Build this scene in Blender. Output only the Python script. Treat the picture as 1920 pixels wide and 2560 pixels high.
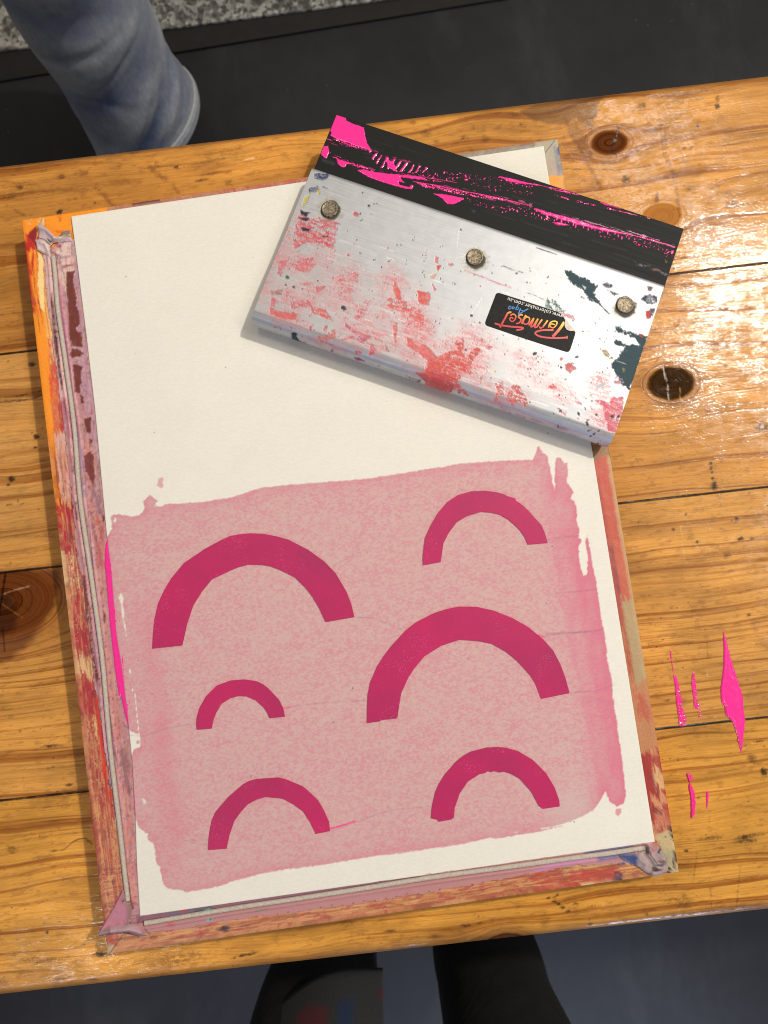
import bpy, bmesh, math, random
import numpy as np
from mathutils import Vector, Matrix
from mathutils.geometry import tessellate_polygon

# ------------------------------------------------------------------ camera, light, exposure
S = bpy.context.scene
COL = S.collection
for o in list(bpy.data.objects):
    bpy.data.objects.remove(o)

TABLE_Z = 0.800            # table top
PAPER_Z = 0.8222           # upper face of the paper lying on the screen
FPX = 1900.0               # focal length for a 1920 x 2560 sensor grid


def rodrigues(r):
    t = np.linalg.norm(r); k = r / t
    K = np.array([[0, -k[2], k[1]], [k[2], 0, -k[0]], [-k[1], k[0], 0]])
    return np.eye(3) + np.sin(t) * K + (1 - np.cos(t)) * K @ K


CAM_R = np.array([[0.9906772, -0.1350211, -0.0181082], [-0.1361093, -0.9866105, -0.0898556], [-0.0057334, 0.0914826, -0.9957902]])
CAM_C = np.array([0.02298, -0.042226, 0.450606])
CAM_C = CAM_C + np.array([0, 0, PAPER_Z])

cam = bpy.data.cameras.new("camera")
camo = bpy.data.objects.new("camera", cam)
COL.objects.link(camo)
cam.sensor_width = 36.0
cam.lens = 36.0 * FPX / 2560.0
cam.clip_start = 0.01
cam.clip_end = 60
mw = Matrix.Identity(4)
for i in range(3):
    mw[i][0] = CAM_R[0, i]; mw[i][1] = -CAM_R[1, i]; mw[i][2] = -CAM_R[2, i]; mw[i][3] = CAM_C[i]
camo.matrix_world = mw
cam.dof.use_dof = True
cam.dof.focus_distance = 0.452
cam.dof.aperture_fstop = 13.0
S.camera = camo

S.view_settings.view_transform = 'Standard'
S.view_settings.look = 'None'
S.view_settings.gamma = 1
S.view_settings.exposure = 0.0
S.view_settings.use_curve_mapping = False
S.cycles.use_denoising = True
S.cycles.max_bounces = 6
S.cycles.pixel_filter_type = 'BLACKMAN_HARRIS'
S.cycles.filter_width = 1.05

world = bpy.data.worlds.new("World")
S.world = world
world.use_nodes = True
bg = world.node_tree.nodes["Background"]
bg.inputs[0].default_value = (1.0, 0.95, 0.88, 1)
bg.inputs[1].default_value = 0.16


def area(name, loc, target, sx, sy, power, color, spread=180):
    l = bpy.data.lights.new(name, 'AREA')
    l.shape = 'RECTANGLE'; l.size = sx; l.size_y = sy
    l.energy = power; l.color = color; l.spread = math.radians(spread)
    o = bpy.data.objects.new(name, l); COL.objects.link(o)
    d = Vector(target) - Vector(loc)
    o.rotation_euler = d.to_track_quat('-Z', 'Y').to_euler()
    o.location = loc
    return o


area("key_lamp", (1.12, 0.62, 2.55), (0.0, 0.0, 0.8), 0.07, 0.07, 27.5, (1.0, 0.93, 0.80))
area("window_lamp", (1.02, 0.50, 2.35), (0.2, 0.3, 0.8), 1.75, 0.24, 13, (1.0, 0.95, 0.90))
area("ceiling_lamp", (-0.25, 0.75, 2.7), (0.0, 0.1, 0.8), 0.5, 0.5, 5.0, (1.0, 0.88, 0.68))
area("cool_floor_fill", (0.35, -2.3, 1.0), (0.0, -0.55, 0.0), 0.9, 0.9, 29, (0.60, 0.74, 1.0))  # unseen cool lamp added to brighten the floor on the near side
area("far_lamp", (-1.02, -1.18, 2.55), (0.0, 0.0, 0.8), 0.25, 0.25, 4.5, (1.0, 0.86, 0.62))
area("cool_lamp", (-0.75, -1.0, 1.7), (0.0, -0.3, 0.6), 0.5, 0.5, 3.4, (0.42, 0.52, 1.0))

# ------------------------------------------------------------------ helpers
RS = np.random.RandomState(7)


def proj(X, Y, Z):
    dx = X - CAM_C[0]; dy = Y - CAM_C[1]; dz = Z - CAM_C[2]
    a = CAM_R[0, 0] * dx + CAM_R[0, 1] * dy + CAM_R[0, 2] * dz
    b = CAM_R[1, 0] * dx + CAM_R[1, 1] * dy + CAM_R[1, 2] * dz
    c = CAM_R[2, 0] * dx + CAM_R[2, 1] * dy + CAM_R[2, 2] * dz
    return 960 + FPX * a / c, 1280 + FPX * b / c


def P(px, py, z):
    """a measured mark of the photograph as a point of the plane at height z"""
    d0 = (np.asarray(px, float) - 960) / FPX; d1 = (np.asarray(py, float) - 1280) / FPX
    wx = CAM_R[0, 0] * d0 + CAM_R[1, 0] * d1 + CAM_R[2, 0]
    wy = CAM_R[0, 1] * d0 + CAM_R[1, 1] * d1 + CAM_R[2, 1]
    wz = CAM_R[0, 2] * d0 + CAM_R[1, 2] * d1 + CAM_R[2, 2]
    t = (z - CAM_C[2]) / wz
    return CAM_C[0] + wx * t, CAM_C[1] + wy * t


def zz(x0, y0, s, pts):
    return [(x0 + s * a, y0 + s * b) for a, b in pts]


def lin(c):
    c = np.asarray(c, float) / 255.0
    return np.where(c <= 0.04045, c / 12.92, ((c + 0.055) / 1.055) ** 2.4)


def alb(c):
    return np.clip(lin(c) * np.array([0.97, 1.02, 1.12]), 0, 1)


_TAB = RS.rand(256, 256).astype(np.float32)


def vnoise(x, y, seed=0):
    x = np.asarray(x, np.float64) + seed * 17.31; y = np.asarray(y, np.float64) + seed * 9.77
    xi = np.floor(x).astype(np.int64); yi = np.floor(y).astype(np.int64)
    fx = x - xi; fy = y - yi
    fx = fx * fx * (3 - 2 * fx); fy = fy * fy * (3 - 2 * fy)
    a = _TAB[xi & 255, yi & 255]; b = _TAB[(xi + 1) & 255, yi & 255]
    c = _TAB[xi & 255, (yi + 1) & 255]; d = _TAB[(xi + 1) & 255, (yi + 1) & 255]
    return (a * (1 - fx) + b * fx) * (1 - fy) + (c * (1 - fx) + d * fx) * fy


def fbm(x, y, seed=0, oct=4):
    s = 0; a = 0.5; t = 0
    for i in range(oct):
        s = s + a * vnoise(x, y, seed + i * 3.1); t += a
        x = x * 2.03; y = y * 2.03; a *= 0.55
    return s / t


def sstep(a, b, x):
    t = np.clip((x - a) / (b - a), 0, 1)
    return t * t * (3 - 2 * t)


def seg_dist(U, V, pts, closed):
    d = np.full(U.shape, 1e9)
    n = len(pts)
    for i in range(n if closed else n - 1):
        x0, y0 = pts[i][:2]; x1, y1 = pts[(i + 1) % n][:2]
        ex, ey = x1 - x0, y1 - y0
        L = ex * ex + ey * ey + 1e-9
        t = np.clip(((U - x0) * ex + (V - y0) * ey) / L, 0, 1)
        d = np.minimum(d, (U - x0 - t * ex) ** 2 + (V - y0 - t * ey) ** 2)
    return np.sqrt(d)


def inside(U, V, pts):
    r = np.zeros(U.shape, bool)
    n = len(pts)
    for i in range(n):
        x0, y0 = pts[i]; x1, y1 = pts[(i + 1) % n]
        if y0 == y1:
            continue
        c = ((y0 > V) != (y1 > V)) & (U < (x1 - x0) * (V - y0) / (y1 - y0) + x0)
        r ^= c
    return r


def sdf(U, V, pts):
    d = seg_dist(U, V, pts, True)
    return np.where(inside(U, V, pts), -d, d)


class Canvas:
    """vertices of a surface with the photograph position of each, to lay paint marks on"""
    def __init__(s, X, Y, Z, base=(0.5, 0.5, 0.5)):
        s.U, s.V = proj(X, Y, Z)
        s.C = np.zeros(X.shape + (3,)); s.C[...] = base
        s.M = {}

    def layer(s, name, v=0.0):
        s.M[name] = np.full(s.U.shape, v); return s.M[name]

    def _sel(s, pts, pad):
        a = np.array([p[:2] for p in pts])
        return (s.U > a[:, 0].min() - pad) & (s.U < a[:, 0].max() + pad) & (s.V > a[:, 1].min() - pad) & (s.V < a[:, 1].max() + pad)

    def _put(s, m, sel, color, layers):
        if color is not None:
            s.C[sel] = s.C[sel] * (1 - m[:, None]) + np.asarray(color) * m[:, None]
        for k, v in (layers or {}).items():
            s.M[k][sel] = s.M[k][sel] * (1 - m) + v * m

    def _dry(s, U, V, dry, ang, seed, fs):
        ca, sa = math.cos(ang), math.sin(ang)
        a = U * ca + V * sa; b = -U * sa + V * ca
        n = 0.48 * fbm(a / (fs * 5), b / fs, seed + 5, 3) + 0.34 * fbm(a / fs, b / fs, seed + 9, 3) + .18 * vnoise(a / 2.2, b / 1.6, seed + 12)
        return sstep(dry - 0.07, dry + 0.07, n) if dry < .3 else sstep(dry - 0.07, dry + 0.07, n) * (.62 + .38 * sstep(.3, .6, fbm(a / (fs * 2.4), b / (fs * 1.5), seed + 15, 3)))

    def poly(s, pts, color, a=1.0, soft=1.6, amp=3.0, fs=9.0, seed=1, dry=None, ang=0.0, dfs=6.0, layers=None, streak=0.0):
        sel = s._sel(pts, amp + soft + 4 + streak)
        U = s.U[sel]; V = s.V[sel]
        if U.size == 0:
            return
        if streak:      # brushed ends: shift along the stroke by a noise that changes across it
            ca, sa = math.cos(ang), math.sin(ang); al_ = U * ca + V * sa; ac_ = -U * sa + V * ca
            sh = (0.65 * fbm(ac_ / 2.2, al_ / 70, seed + 4, 3) + .35 * fbm(ac_ / 14, al_ / 90, seed + 6, 2) - .5) * 2 * streak
            U = U + sh * ca; V = V + sh * sa
        d = sdf(U, V, pts) + (fbm(U / fs, V / fs, seed, 4) - 0.5) * 2 * amp
        m = sstep(soft, -soft, d) * a
        if dry is not None:
            m = m * s._dry(U, V, dry, ang, seed, dfs)
        s._put(m, sel, color, layers)

    def line(s, pts, w, color, a=1.0, soft=1.2, amp=1.0, fs=8.0, seed=2, dry=None, ang=0.0, dfs=5.0, layers=None):
        sel = s._sel(pts, w + amp + soft + 4)
        U = s.U[sel]; V = s.V[sel]
        if U.size == 0:
            return
        d = seg_dist(U, V, pts, False) - w / 2 + (fbm(U / fs, V / fs, seed, 3) - 0.5) * 2 * amp
        m = sstep(soft, -soft, d) * a
        if dry is not None:
            m = m * s._dry(U, V, dry, ang, seed, dfs)
        s._put(m, sel, color, layers)

    def blob(s, x, y, rx, ry, color, a=1.0, ang=0.0, soft=0.35, amp=0.35, seed=3, dry=None, layers=None):
        R = max(rx, ry) * 1.8 + 3
        sel = (abs(s.U - x) < R) & (abs(s.V - y) < R)
        U = s.U[sel]; V = s.V[sel]
        if U.size == 0:
            return
        ca, sa = math.cos(ang), math.sin(ang)
        p = ((U - x) * ca + (V - y) * sa) / rx; q = (-(U - x) * sa + (V - y) * ca) / ry
        f = max(2.5, 0.6 * min(rx, ry))
        d = np.sqrt(p * p + q * q) - 1 + (fbm(U / f, V / f, seed + x * 0.01, 3) - 0.5) * 2 * amp
        m = sstep(soft, -soft, d) * a
        if dry is not None:
            m = m * s._dry(U, V, dry, ang, seed, 4.0)
        s._put(m, sel, color, layers)


def mesh_from(name, verts, faces, mat=None, parent=None, smooth=True, attrs=None, colors=None):
    """faces: (n,4) or (n,3) int array or list of tuples"""
    me = bpy.data.meshes.new(name)
    verts = np.asarray(verts, np.float32)
    if isinstance(faces, np.ndarray):
        n, k = faces.shape
        me.vertices.add(len(verts)); me.vertices.foreach_set("co", verts.ravel())
        me.loops.add(n * k); me.loops.foreach_set("vertex_index", faces.astype(np.int32).ravel())
        me.polygons.add(n)
        me.polygons.foreach_set("loop_start", np.arange(0, n * k, k, dtype=np.int32))
        me.update(calc_edges=True)
    else:
        me.from_pydata([tuple(map(float, v)) for v in verts], [], [tuple(int(i) for i in f) for f in faces])
    if smooth:
        me.polygons.foreach_set("use_smooth", np.ones(len(me.polygons), bool))
    if colors is not None:
        ca = me.color_attributes.new("col", 'FLOAT_COLOR', 'POINT')
        c4 = np.ones((len(verts), 4), np.float32); c4[:, :3] = colors
        ca.data.foreach_set("color", c4.ravel())
    for k, v in (attrs or {}).items():
        at = me.attributes.new(k, 'FLOAT', 'POINT')
        at.data.foreach_set("value", np.asarray(v, np.float32).ravel())
    me.validate()
    me.update()
    o = bpy.data.objects.new(name, me)
    COL.objects.link(o)
    if mat:
        me.materials.append(mat)
    if parent:
        o.parent = parent
    return o


def grid_faces(h, w, keep=None):
    i = np.arange(h * w).reshape(h, w)
    f = np.stack([i[:-1, :-1], i[:-1, 1:], i[1:, 1:], i[1:, :-1]], -1)
    if keep is not None:
        f = f[keep]
    return f.reshape(-1, 4)


def compact(verts, faces, *arrs):
    used = np.unique(faces)
    rm = np.full(len(verts), -1, np.int64); rm[used] = np.arange(len(used))
    return (verts[used], rm[faces]) + tuple(a[used] for a in arrs)


def tag(o, label=None, cat=None, group=None, kind=None):
    if label: o["label"] = label
    if cat: o["category"] = cat
    if group: o["group"] = group
    if kind: o["kind"] = kind
    return o


def empty(name, loc=(0, 0, 0)):
    o = bpy.data.objects.new(name, None); COL.objects.link(o)
    o.location = loc; o.empty_display_size = 0.02
    return o


def under(root, o):
    """parent a mesh built in world coordinates to a root standing elsewhere"""
    o.parent = root
    o.matrix_parent_inverse = Matrix.Translation(-Vector(root.location))
    return o


# ---- node helpers
class N:
    def __init__(s, name):
        s.m = bpy.data.materials.new(name); s.m.use_nodes = True
        s.t = s.m.node_tree; s.b = s.t.nodes["Principled BSDF"]

    def n(s, typ, **kw):
        x = s.t.nodes.new(typ)
        for k, v in kw.items():
            if isinstance(k, str) and k in x.inputs:
                x.inputs[k].default_value = v
            else:
                setattr(x, k, v)
        return x

    def l(s, a, b):
        s.t.links.new(a, b)

    def attr(s, name):
        x = s.n('ShaderNodeAttribute'); x.attribute_name = name; return x

    def coord(s, scale=(1, 1, 1), rot=(0, 0, 0), obj=True):
        c = s.n('ShaderNodeTexCoord'); m = s.n('ShaderNodeMapping')
        m.inputs['Scale'].default_value = scale; m.inputs['Rotation'].default_value = rot
        s.l(c.outputs['Object'], m.inputs[0]); return m.outputs[0]

    def noise(s, vec, scale, detail=4, rough=0.55):
        x = s.n('ShaderNodeTexNoise'); x.inputs['Scale'].default_value = scale
        x.inputs['Detail'].default_value = detail; x.inputs['Roughness'].default_value = rough
        if vec is not None: s.l(vec, x.inputs['Vector'])
        return x.outputs['Fac']

    def rng(s, v, a, b, c, d):
        x = s.n('ShaderNodeMapRange')
        for i, q in enumerate((a, b, c, d)): x.inputs[i + 1].default_value = q
        s.l(v, x.inputs[0]); return x.outputs[0]

    def math(s, op, a, b=None):
        x = s.n('ShaderNodeMath'); x.operation = op
        for i, q in enumerate((a, b)):
            if q is None: continue
            if isinstance(q, (int, float)): x.inputs[i].default_value = q
            else: s.l(q, x.inputs[i])
        return x.outputs[0]

    def mix(s, f, a, b, mode='MIX'):
        x = s.n('ShaderNodeMix'); x.data_type = 'RGBA'; x.blend_type = mode
        for i, q in ((0, f), (6, a), (7, b)):
            if isinstance(q, (int, float)): x.inputs[i].default_value = q
            elif isinstance(q, (tuple, list, np.ndarray)): x.inputs[i].default_value = tuple(list(q)[:3]) + (1,)
            else: s.l(q, x.inputs[i])
        return x.outputs[2]

    def scalecol(s, col, f):
        """colour times a grey factor"""
        cb = s.n('ShaderNodeCombineColor')
        for i in range(3): s.l(f, cb.inputs[i])
        return s.mix(1.0, col, cb.outputs[0], 'MULTIPLY')

    def bump(s, h, strength, dist=0.001, base=None):
        x = s.n('ShaderNodeBump'); (s.l(strength, x.inputs['Strength']) if not isinstance(strength, (int, float)) else setattr(x.inputs['Strength'], 'default_value', strength)); x.inputs['Distance'].default_value = dist
        s.l(h, x.inputs['Height'])
        if base is not None: s.l(base, x.inputs['Normal'])
        return x.outputs[0]

    def set(s, **kw):
        for k, v in kw.items():
            i = s.b.inputs[k.replace('_', ' ')]
            if isinstance(v, (int, float)): i.default_value = v
            elif isinstance(v, (tuple, list, np.ndarray)): i.default_value = tuple(list(v)[:3]) + (1,)
            else: s.l(v, i)
        return s.m


def simple(name, color, rough=0.5, nscale=400, namt=0.12, bstr=0.15, bdist=0.0004, metal=0.0, coat=0.0, stretch=(1, 1, 1)):
    n = N(name)
    c = n.coord(stretch)
    f = n.noise(c, nscale, 4)
    n.set(Base_Color=n.scalecol(n.mix(0, color, color), n.rng(f, 0.3, 0.7, 1 - namt, 1 + namt)), Roughness=rough, Metallic=metal,
          Normal=n.bump(f, bstr, bdist), Coat_Weight=coat)
    return n.m


# ------------------------------------------------------------------ materials
def mat_wood_table():
    n = N("varnished_pine")
    col = n.attr("col").outputs['Color']
    ring = n.attr("ring").outputs['Fac']; seam = n.attr("seam").outputs['Fac']; along = n.attr("along").outputs['Fac']
    grainamt = n.attr("grain").outputs['Fac']; wear = n.attr("wear").outputs['Fac']
    # growth rings: 1D noise over the warped across-grain distance
    cb = n.n('ShaderNodeCombineXYZ')
    n.l(ring, cb.inputs[0]); n.l(n.math('MULTIPLY', along, 0.012), cb.inputs[1])
    r1 = n.noise(cb.outputs[0], 0.26, 2, 0.5)
    r2 = n.noise(cb.outputs[0], 0.9, 3, 0.6)
    sharp = n.rng(r1, 0.53, 0.65, 0, 1)
    cb2 = n.n('ShaderNodeCombineXYZ')
    n.l(n.math('MULTIPLY', ring, 1.0), cb2.inputs[0]); n.l(n.math('MULTIPLY', along, 0.045), cb2.inputs[1])
    fib = n.noise(cb2.outputs[0], 2.6, 3, 0.65)
    dark = n.math('ADD', n.math('MULTIPLY', sharp, 0.72), n.math('MULTIPLY', n.rng(r2, 0.45, 0.66, 0, 1), 0.34))
    dark = n.math('MULTIPLY', dark, grainamt)
    c1 = n.mix(dark, col, n.mix(1.0, col, (0.46, 0.30, 0.15), 'MULTIPLY'))
    c2 = n.scalecol(c1, n.rng(fib, 0.3, 0.7, 0.86, 1.13))
    oc = n.coord((1, 1, 1))
    big = n.noise(oc, 9, 3)
    c3 = n.scalecol(c2, n.rng(big, 0.3, 0.7, 0.86, 1.12))
    line = n.rng(seam, 0.30, 0.85, 1, 0)
    c4 = n.mix(line, c3, (0.012, 0.008, 0.005))
    # tiny flecks
    v = n.n('ShaderNodeTexVoronoi'); v.inputs['Scale'].default_value = 170; n.l(oc, v.inputs['Vector'])
    fl = n.math('MULTIPLY', n.rng(v.outputs['Distance'], 0.06, 0.11, 1, 0), n.rng(n.noise(oc, 23, 2), 0.60, 0.66, 0, 1))
    c5 = n.mix(n.math('MULTIPLY', fl, 0.7), c4, (0.05, 0.025, 0.01))
    grit = n.noise(oc, 620, 3, 0.6)
    grit2 = n.noise(oc, 110, 3, 0.6)
    pores = n.noise(n.coord((1, 3.0, 1), (0, 0, -0.035)), 300, 3, 0.6)
    nrm = n.bump(n.math('ADD', n.math('MULTIPLY', fib, 0.5), n.math('MULTIPLY', sharp, -0.6)), 0.22, 0.0004)
    nrm = n.bump(grit2, n.math('ADD', n.math('MULTIPLY', wear, 0.07), 0.05), 0.0010, nrm)
    nrm = n.bump(n.math('ADD', grit, pores), n.math('ADD', n.math('MULTIPLY', wear, 0.16), 0.14), 0.00024, nrm)
    nrm = n.bump(line, 0.8, -0.002, nrm)
    gv = n.coord((1, 2.4, 1), (0, 0, -0.035))
    patch = n.rng(n.noise(n.coord((1, 1.0, 1), (0, 0, .4)), 15, 5, 0.72), 0.44, 0.54, 0, 1)
    gl = n.rng(n.noise(gv, 95, 5, 0.75), 0.42, 0.56, 0.1, 1)
    fine = n.rng(n.noise(gv, 420, 3, 0.7), 0.36, 0.6, 0.35, 1)
    cw = n.math('MULTIPLY', n.math('ADD', n.math('MULTIPLY', patch, 0.72), 0.28), n.math('MULTIPLY', gl, fine))
    n.set(Base_Color=c5, Roughness=0.55, Normal=nrm, Coat_Weight=n.math('MULTIPLY', cw, n.math('MULTIPLY', n.attr("gloss").outputs['Fac'], 1.0)), Coat_Roughness=n.rng(patch, 0, 1, 0.13, 0.05), Specular_IOR_Level=n.math('MULTIPLY', n.attr("gloss").outputs['Fac'], 0.2))
    n.l(nrm, n.b.inputs['Coat Normal'])
    return n.m


def mat_painted(name, rough=0.5, gritscale=900, grit=0.25, gdist=0.0002, namt=0.12, coat=0.0, stretch=(1, 1, 1), rot=0.0):
    n = N(name)
    col = n.attr("col").outputs['Color']
    oc = n.coord(stretch, (0, 0, rot))
    f = n.noise(oc, gritscale, 4, 0.6)
    n.set(Base_Color=n.scalecol(col, n.rng(f, 0.3, 0.7, 1 - namt, 1 + namt)), Roughness=rough, Normal=n.bump(f, grit, gdist), Coat_Weight=coat, Coat_Roughness=0.15)
    return n.m


def mat_paper():
    n = N("newsprint")
    col = n.attr("col").outputs['Color']
    oc = n.coord((1, 2.2, 1), (0, 0, 0.0))
    oc1 = n.coord((1, 1, 1))
    f = n.noise(oc, 520, 4, 0.7); f2 = n.noise(oc1, 1500, 2)
    c = n.scalecol(col, n.rng(f, 0.3, 0.7, 0.95, 1.05))
    v = n.n('ShaderNodeTexVoronoi'); v.inputs['Scale'].default_value = 120; n.l(oc1, v.inputs['Vector'])
    rnd = n.rng(v.outputs['Color'], 0.80, 0.83, 0, 1)
    sp = n.math('MULTIPLY', n.rng(v.outputs['Distance'], 0.035, 0.07, 1, 0), rnd)
    c = n.mix(n.math('MULTIPLY', sp, 0.75), c, (0.12, 0.08, 0.06))
    n.set(Base_Color=c, Roughness=0.85, Specular_IOR_Level=0.15, Normal=n.bump(f2, 0.12, 0.0002, n.bump(f, 0.18, 0.0004)))
    return n.m


def mat_ink(name, c, rough=0.22, bump=0.15):
    n = N(name)
    oc = n.coord()
    f = n.noise(oc, 350, 3)
    n.set(Base_Color=n.scalecol(n.mix(0, c, c), n.rng(f, 0.3, 0.7, 0.93, 1.04)), Roughness=rough, Coat_Weight=0.35, Coat_Roughness=0.08,
          Normal=n.bump(f, bump * .45, 0.0005))
    return n.m


INK_C = (0.93, 0.030, 0.30)
M_table = mat_wood_table()
M_side = simple("sawn_edge", (0.28, 0.17, 0.09), 0.7, 60, 0.3, 0.3, 0.001, stretch=(1, 8, 8))
M_rail = mat_painted("painted_rail", 0.5, 1200, 0.3, 0.0002, 0.14)
M_fabric = mat_painted("mesh_fabric", 0.55, 2600, 0.4, 0.00012, 0.10, coat=0.08)
M_paper = mat_paper()
M_ink = mat_ink("wet_pink_ink", INK_C)
M_black = None


def mat_alu():
    n = N("scuffed_aluminium")
    col = n.attr("col").outputs['Color']; paint = n.attr("paint").outputs['Fac']
    cx = n.n('ShaderNodeCombineXYZ')
    n.l(n.math('MULTIPLY', n.attr("uu").outputs['Fac'], 0.02), cx.inputs[0]); n.l(n.attr("vv").outputs['Fac'], cx.inputs[1])
    br = n.noise(cx.outputs[0], 1.6, 4, 0.7)
    oc = n.coord()
    f = n.noise(oc, 160, 4, 0.6)
    c = n.scalecol(col, n.rng(br, 0.3, 0.7, 0.86, 1.10))
    n.set(Base_Color=n.scalecol(c, n.rng(f, 0.3, 0.7, 0.94, 1.05)),
          Metallic=n.math('MULTIPLY', n.math('SUBTRACT', 1.0, paint), 0.72),
          Roughness=n.math('ADD', n.rng(br, 0.3, 0.7, 0.44, 0.58), n.math('MULTIPLY', paint, 0.15)),
          Normal=n.bump(paint, 0.5, 0.0003, n.bump(br, 0.12, 0.0002)))
    return n.m


def mat_rubber():
    n = N("black_rubber")
    oc = n.coord((1, 1, 1))
    cx = n.n('ShaderNodeCombineXYZ')
    n.l(n.math('MULTIPLY', n.attr("uu").outputs['Fac'], 0.02), cx.inputs[0]); n.l(n.attr("vv").outputs['Fac'], cx.inputs[1])
    br = n.noise(cx.outputs[0], 0.9, 4, 0.7)
    f = n.noise(oc, 300, 4)
    col = n.attr("col").outputs['Color']
    n.set(Base_Color=n.scalecol(col, n.rng(br, 0.3, 0.75, 0.7, 1.5)), Roughness=n.rng(br, 0.3, 0.7, 0.5, 0.7), Normal=n.bump(f, 0.1, 0.0003), Specular_IOR_Level=0.2)
    return n.m


M_alu = mat_alu()
M_rubber = mat_rubber()

# ------------------------------------------------------------------ floor
def plane_obj(name, pts, z0, z1, mat):
    b = [(x, y, z0) for x, y in pts] + [(x, y, z1) for x, y in pts]
    n = len(pts)
    fs = [tuple(range(n, 2 * n)), tuple(range(n - 1, -1, -1))] + [(i, (i + 1) % n, n + (i + 1) % n, n + i) for i in range(n)]
    return mesh_from(name, b, fs, mat, smooth=False)


def mat_floor():
    n = N("charcoal_floor")
    oc = n.coord()
    a = n.noise(oc, 2.2, 4, 0.6); b = n.noise(oc, 30, 4, 0.7); w = n.noise(oc, 900, 2)
    sm = n.rng(n.noise(n.coord((1, 0.35, 1), (0, 0, 0.5)), 7, 5, 0.7), 0.52, 0.75, 0, 1)
    c = n.mix(n.rng(a, 0.35, 0.65, 0, 1), (0.0095, 0.009, 0.0105), (0.0175, 0.0165, 0.020))
    c = n.mix(n.math('MULTIPLY', sm, 0.45), c, (0.05, 0.05, 0.052))
    sp = n.n('ShaderNodeTexVoronoi'); sp.inputs['Scale'].default_value = 60; n.l(oc, sp.inputs['Vector'])
    spm = n.math('MULTIPLY', n.rng(sp.outputs['Distance'], 0.05, 0.12, 1, 0), n.rng(n.noise(oc, 11, 2), .60, .66, 0, .7))
    c = n.mix(spm, c, (0.10, 0.10, 0.10))
    n.set(Base_Color=n.scalecol(c, n.rng(b, 0.3, 0.7, 0.85, 1.15)), Roughness=n.rng(a, 0.3, 0.7, 0.42, 0.62), Normal=n.bump(w, 0.15, 0.0006))
    return n.m


def mat_concrete():
    n = N("exposed_aggregate")
    oc = n.coord()
    v = n.n('ShaderNodeTexVoronoi'); v.inputs['Scale'].default_value = 150; n.l(oc, v.inputs['Vector'])
    v2 = n.n('ShaderNodeTexVoronoi'); v2.inputs['Scale'].default_value = 80; n.l(oc, v2.inputs['Vector'])
    bw = n.n('ShaderNodeSeparateColor'); n.l(v.outputs['Color'], bw.inputs[0])
    bw2 = n.n('ShaderNodeSeparateColor'); n.l(v2.outputs['Color'], bw2.inputs[0])
    a = n.noise(oc, 14, 4, 0.7)
    c = n.mix(n.rng(bw.outputs[0], 0.15, 0.9, 0, 1), (0.08, 0.075, 0.066), (0.40, 0.385, 0.35))
    c = n.mix(n.rng(bw2.outputs[1], 0.74, 0.80, 0, 0.7), c, (0.05, 0.047, 0.042))
    c = n.scalecol(c, n.rng(a, 0.3, 0.7, 0.7, 1.25))
    n.set(Base_Color=c, Roughness=0.75, Normal=n.bump(v.outputs['Distance'], 0.4, 0.002))
    return n.m


lx0, ly0 = P(0, 205, 0.0); lx1, ly1 = P(1500, 0, 0.0)
def along_line(px0, py0, px1, py1, ext, z=0.0):
    a = np.array(P(px0, py0, z)); b = np.array(P(px1, py1, z)); d = (b - a) / np.linalg.norm(b - a)
    return a - d * ext, b + d * ext, np.array([-d[1], d[0]])
a0, a1, nn = along_line(0, 208, 830, 72, 4.0)
b0, b1, _ = along_line(0, 137, 830, 26, 4.0)
tag(plane_obj("floor", [(-5, -5), (5, -5), tuple(a1 + [0, 0]), tuple(a0)], -0.05, 0.0, mat_floor()), kind='structure')
tag(plane_obj("floor_edge", [tuple(a0 + nn * .0015), tuple(a1 + nn * .0015), tuple(b1), tuple(b0)], -0.05, 0.004,
              simple("dark_edge_band", (0.0085, 0.007, 0.005), 0.6, 40, 0.35, 0.2, 0.001)), kind='structure')
tag(plane_obj("concrete_path", [tuple(b0 + nn * .0015), tuple(b1 + nn * .0015), tuple(b1 + nn * 4), tuple(b0 + nn * 4)], -0.05, 0.008, mat_concrete()), kind='structure')

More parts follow.
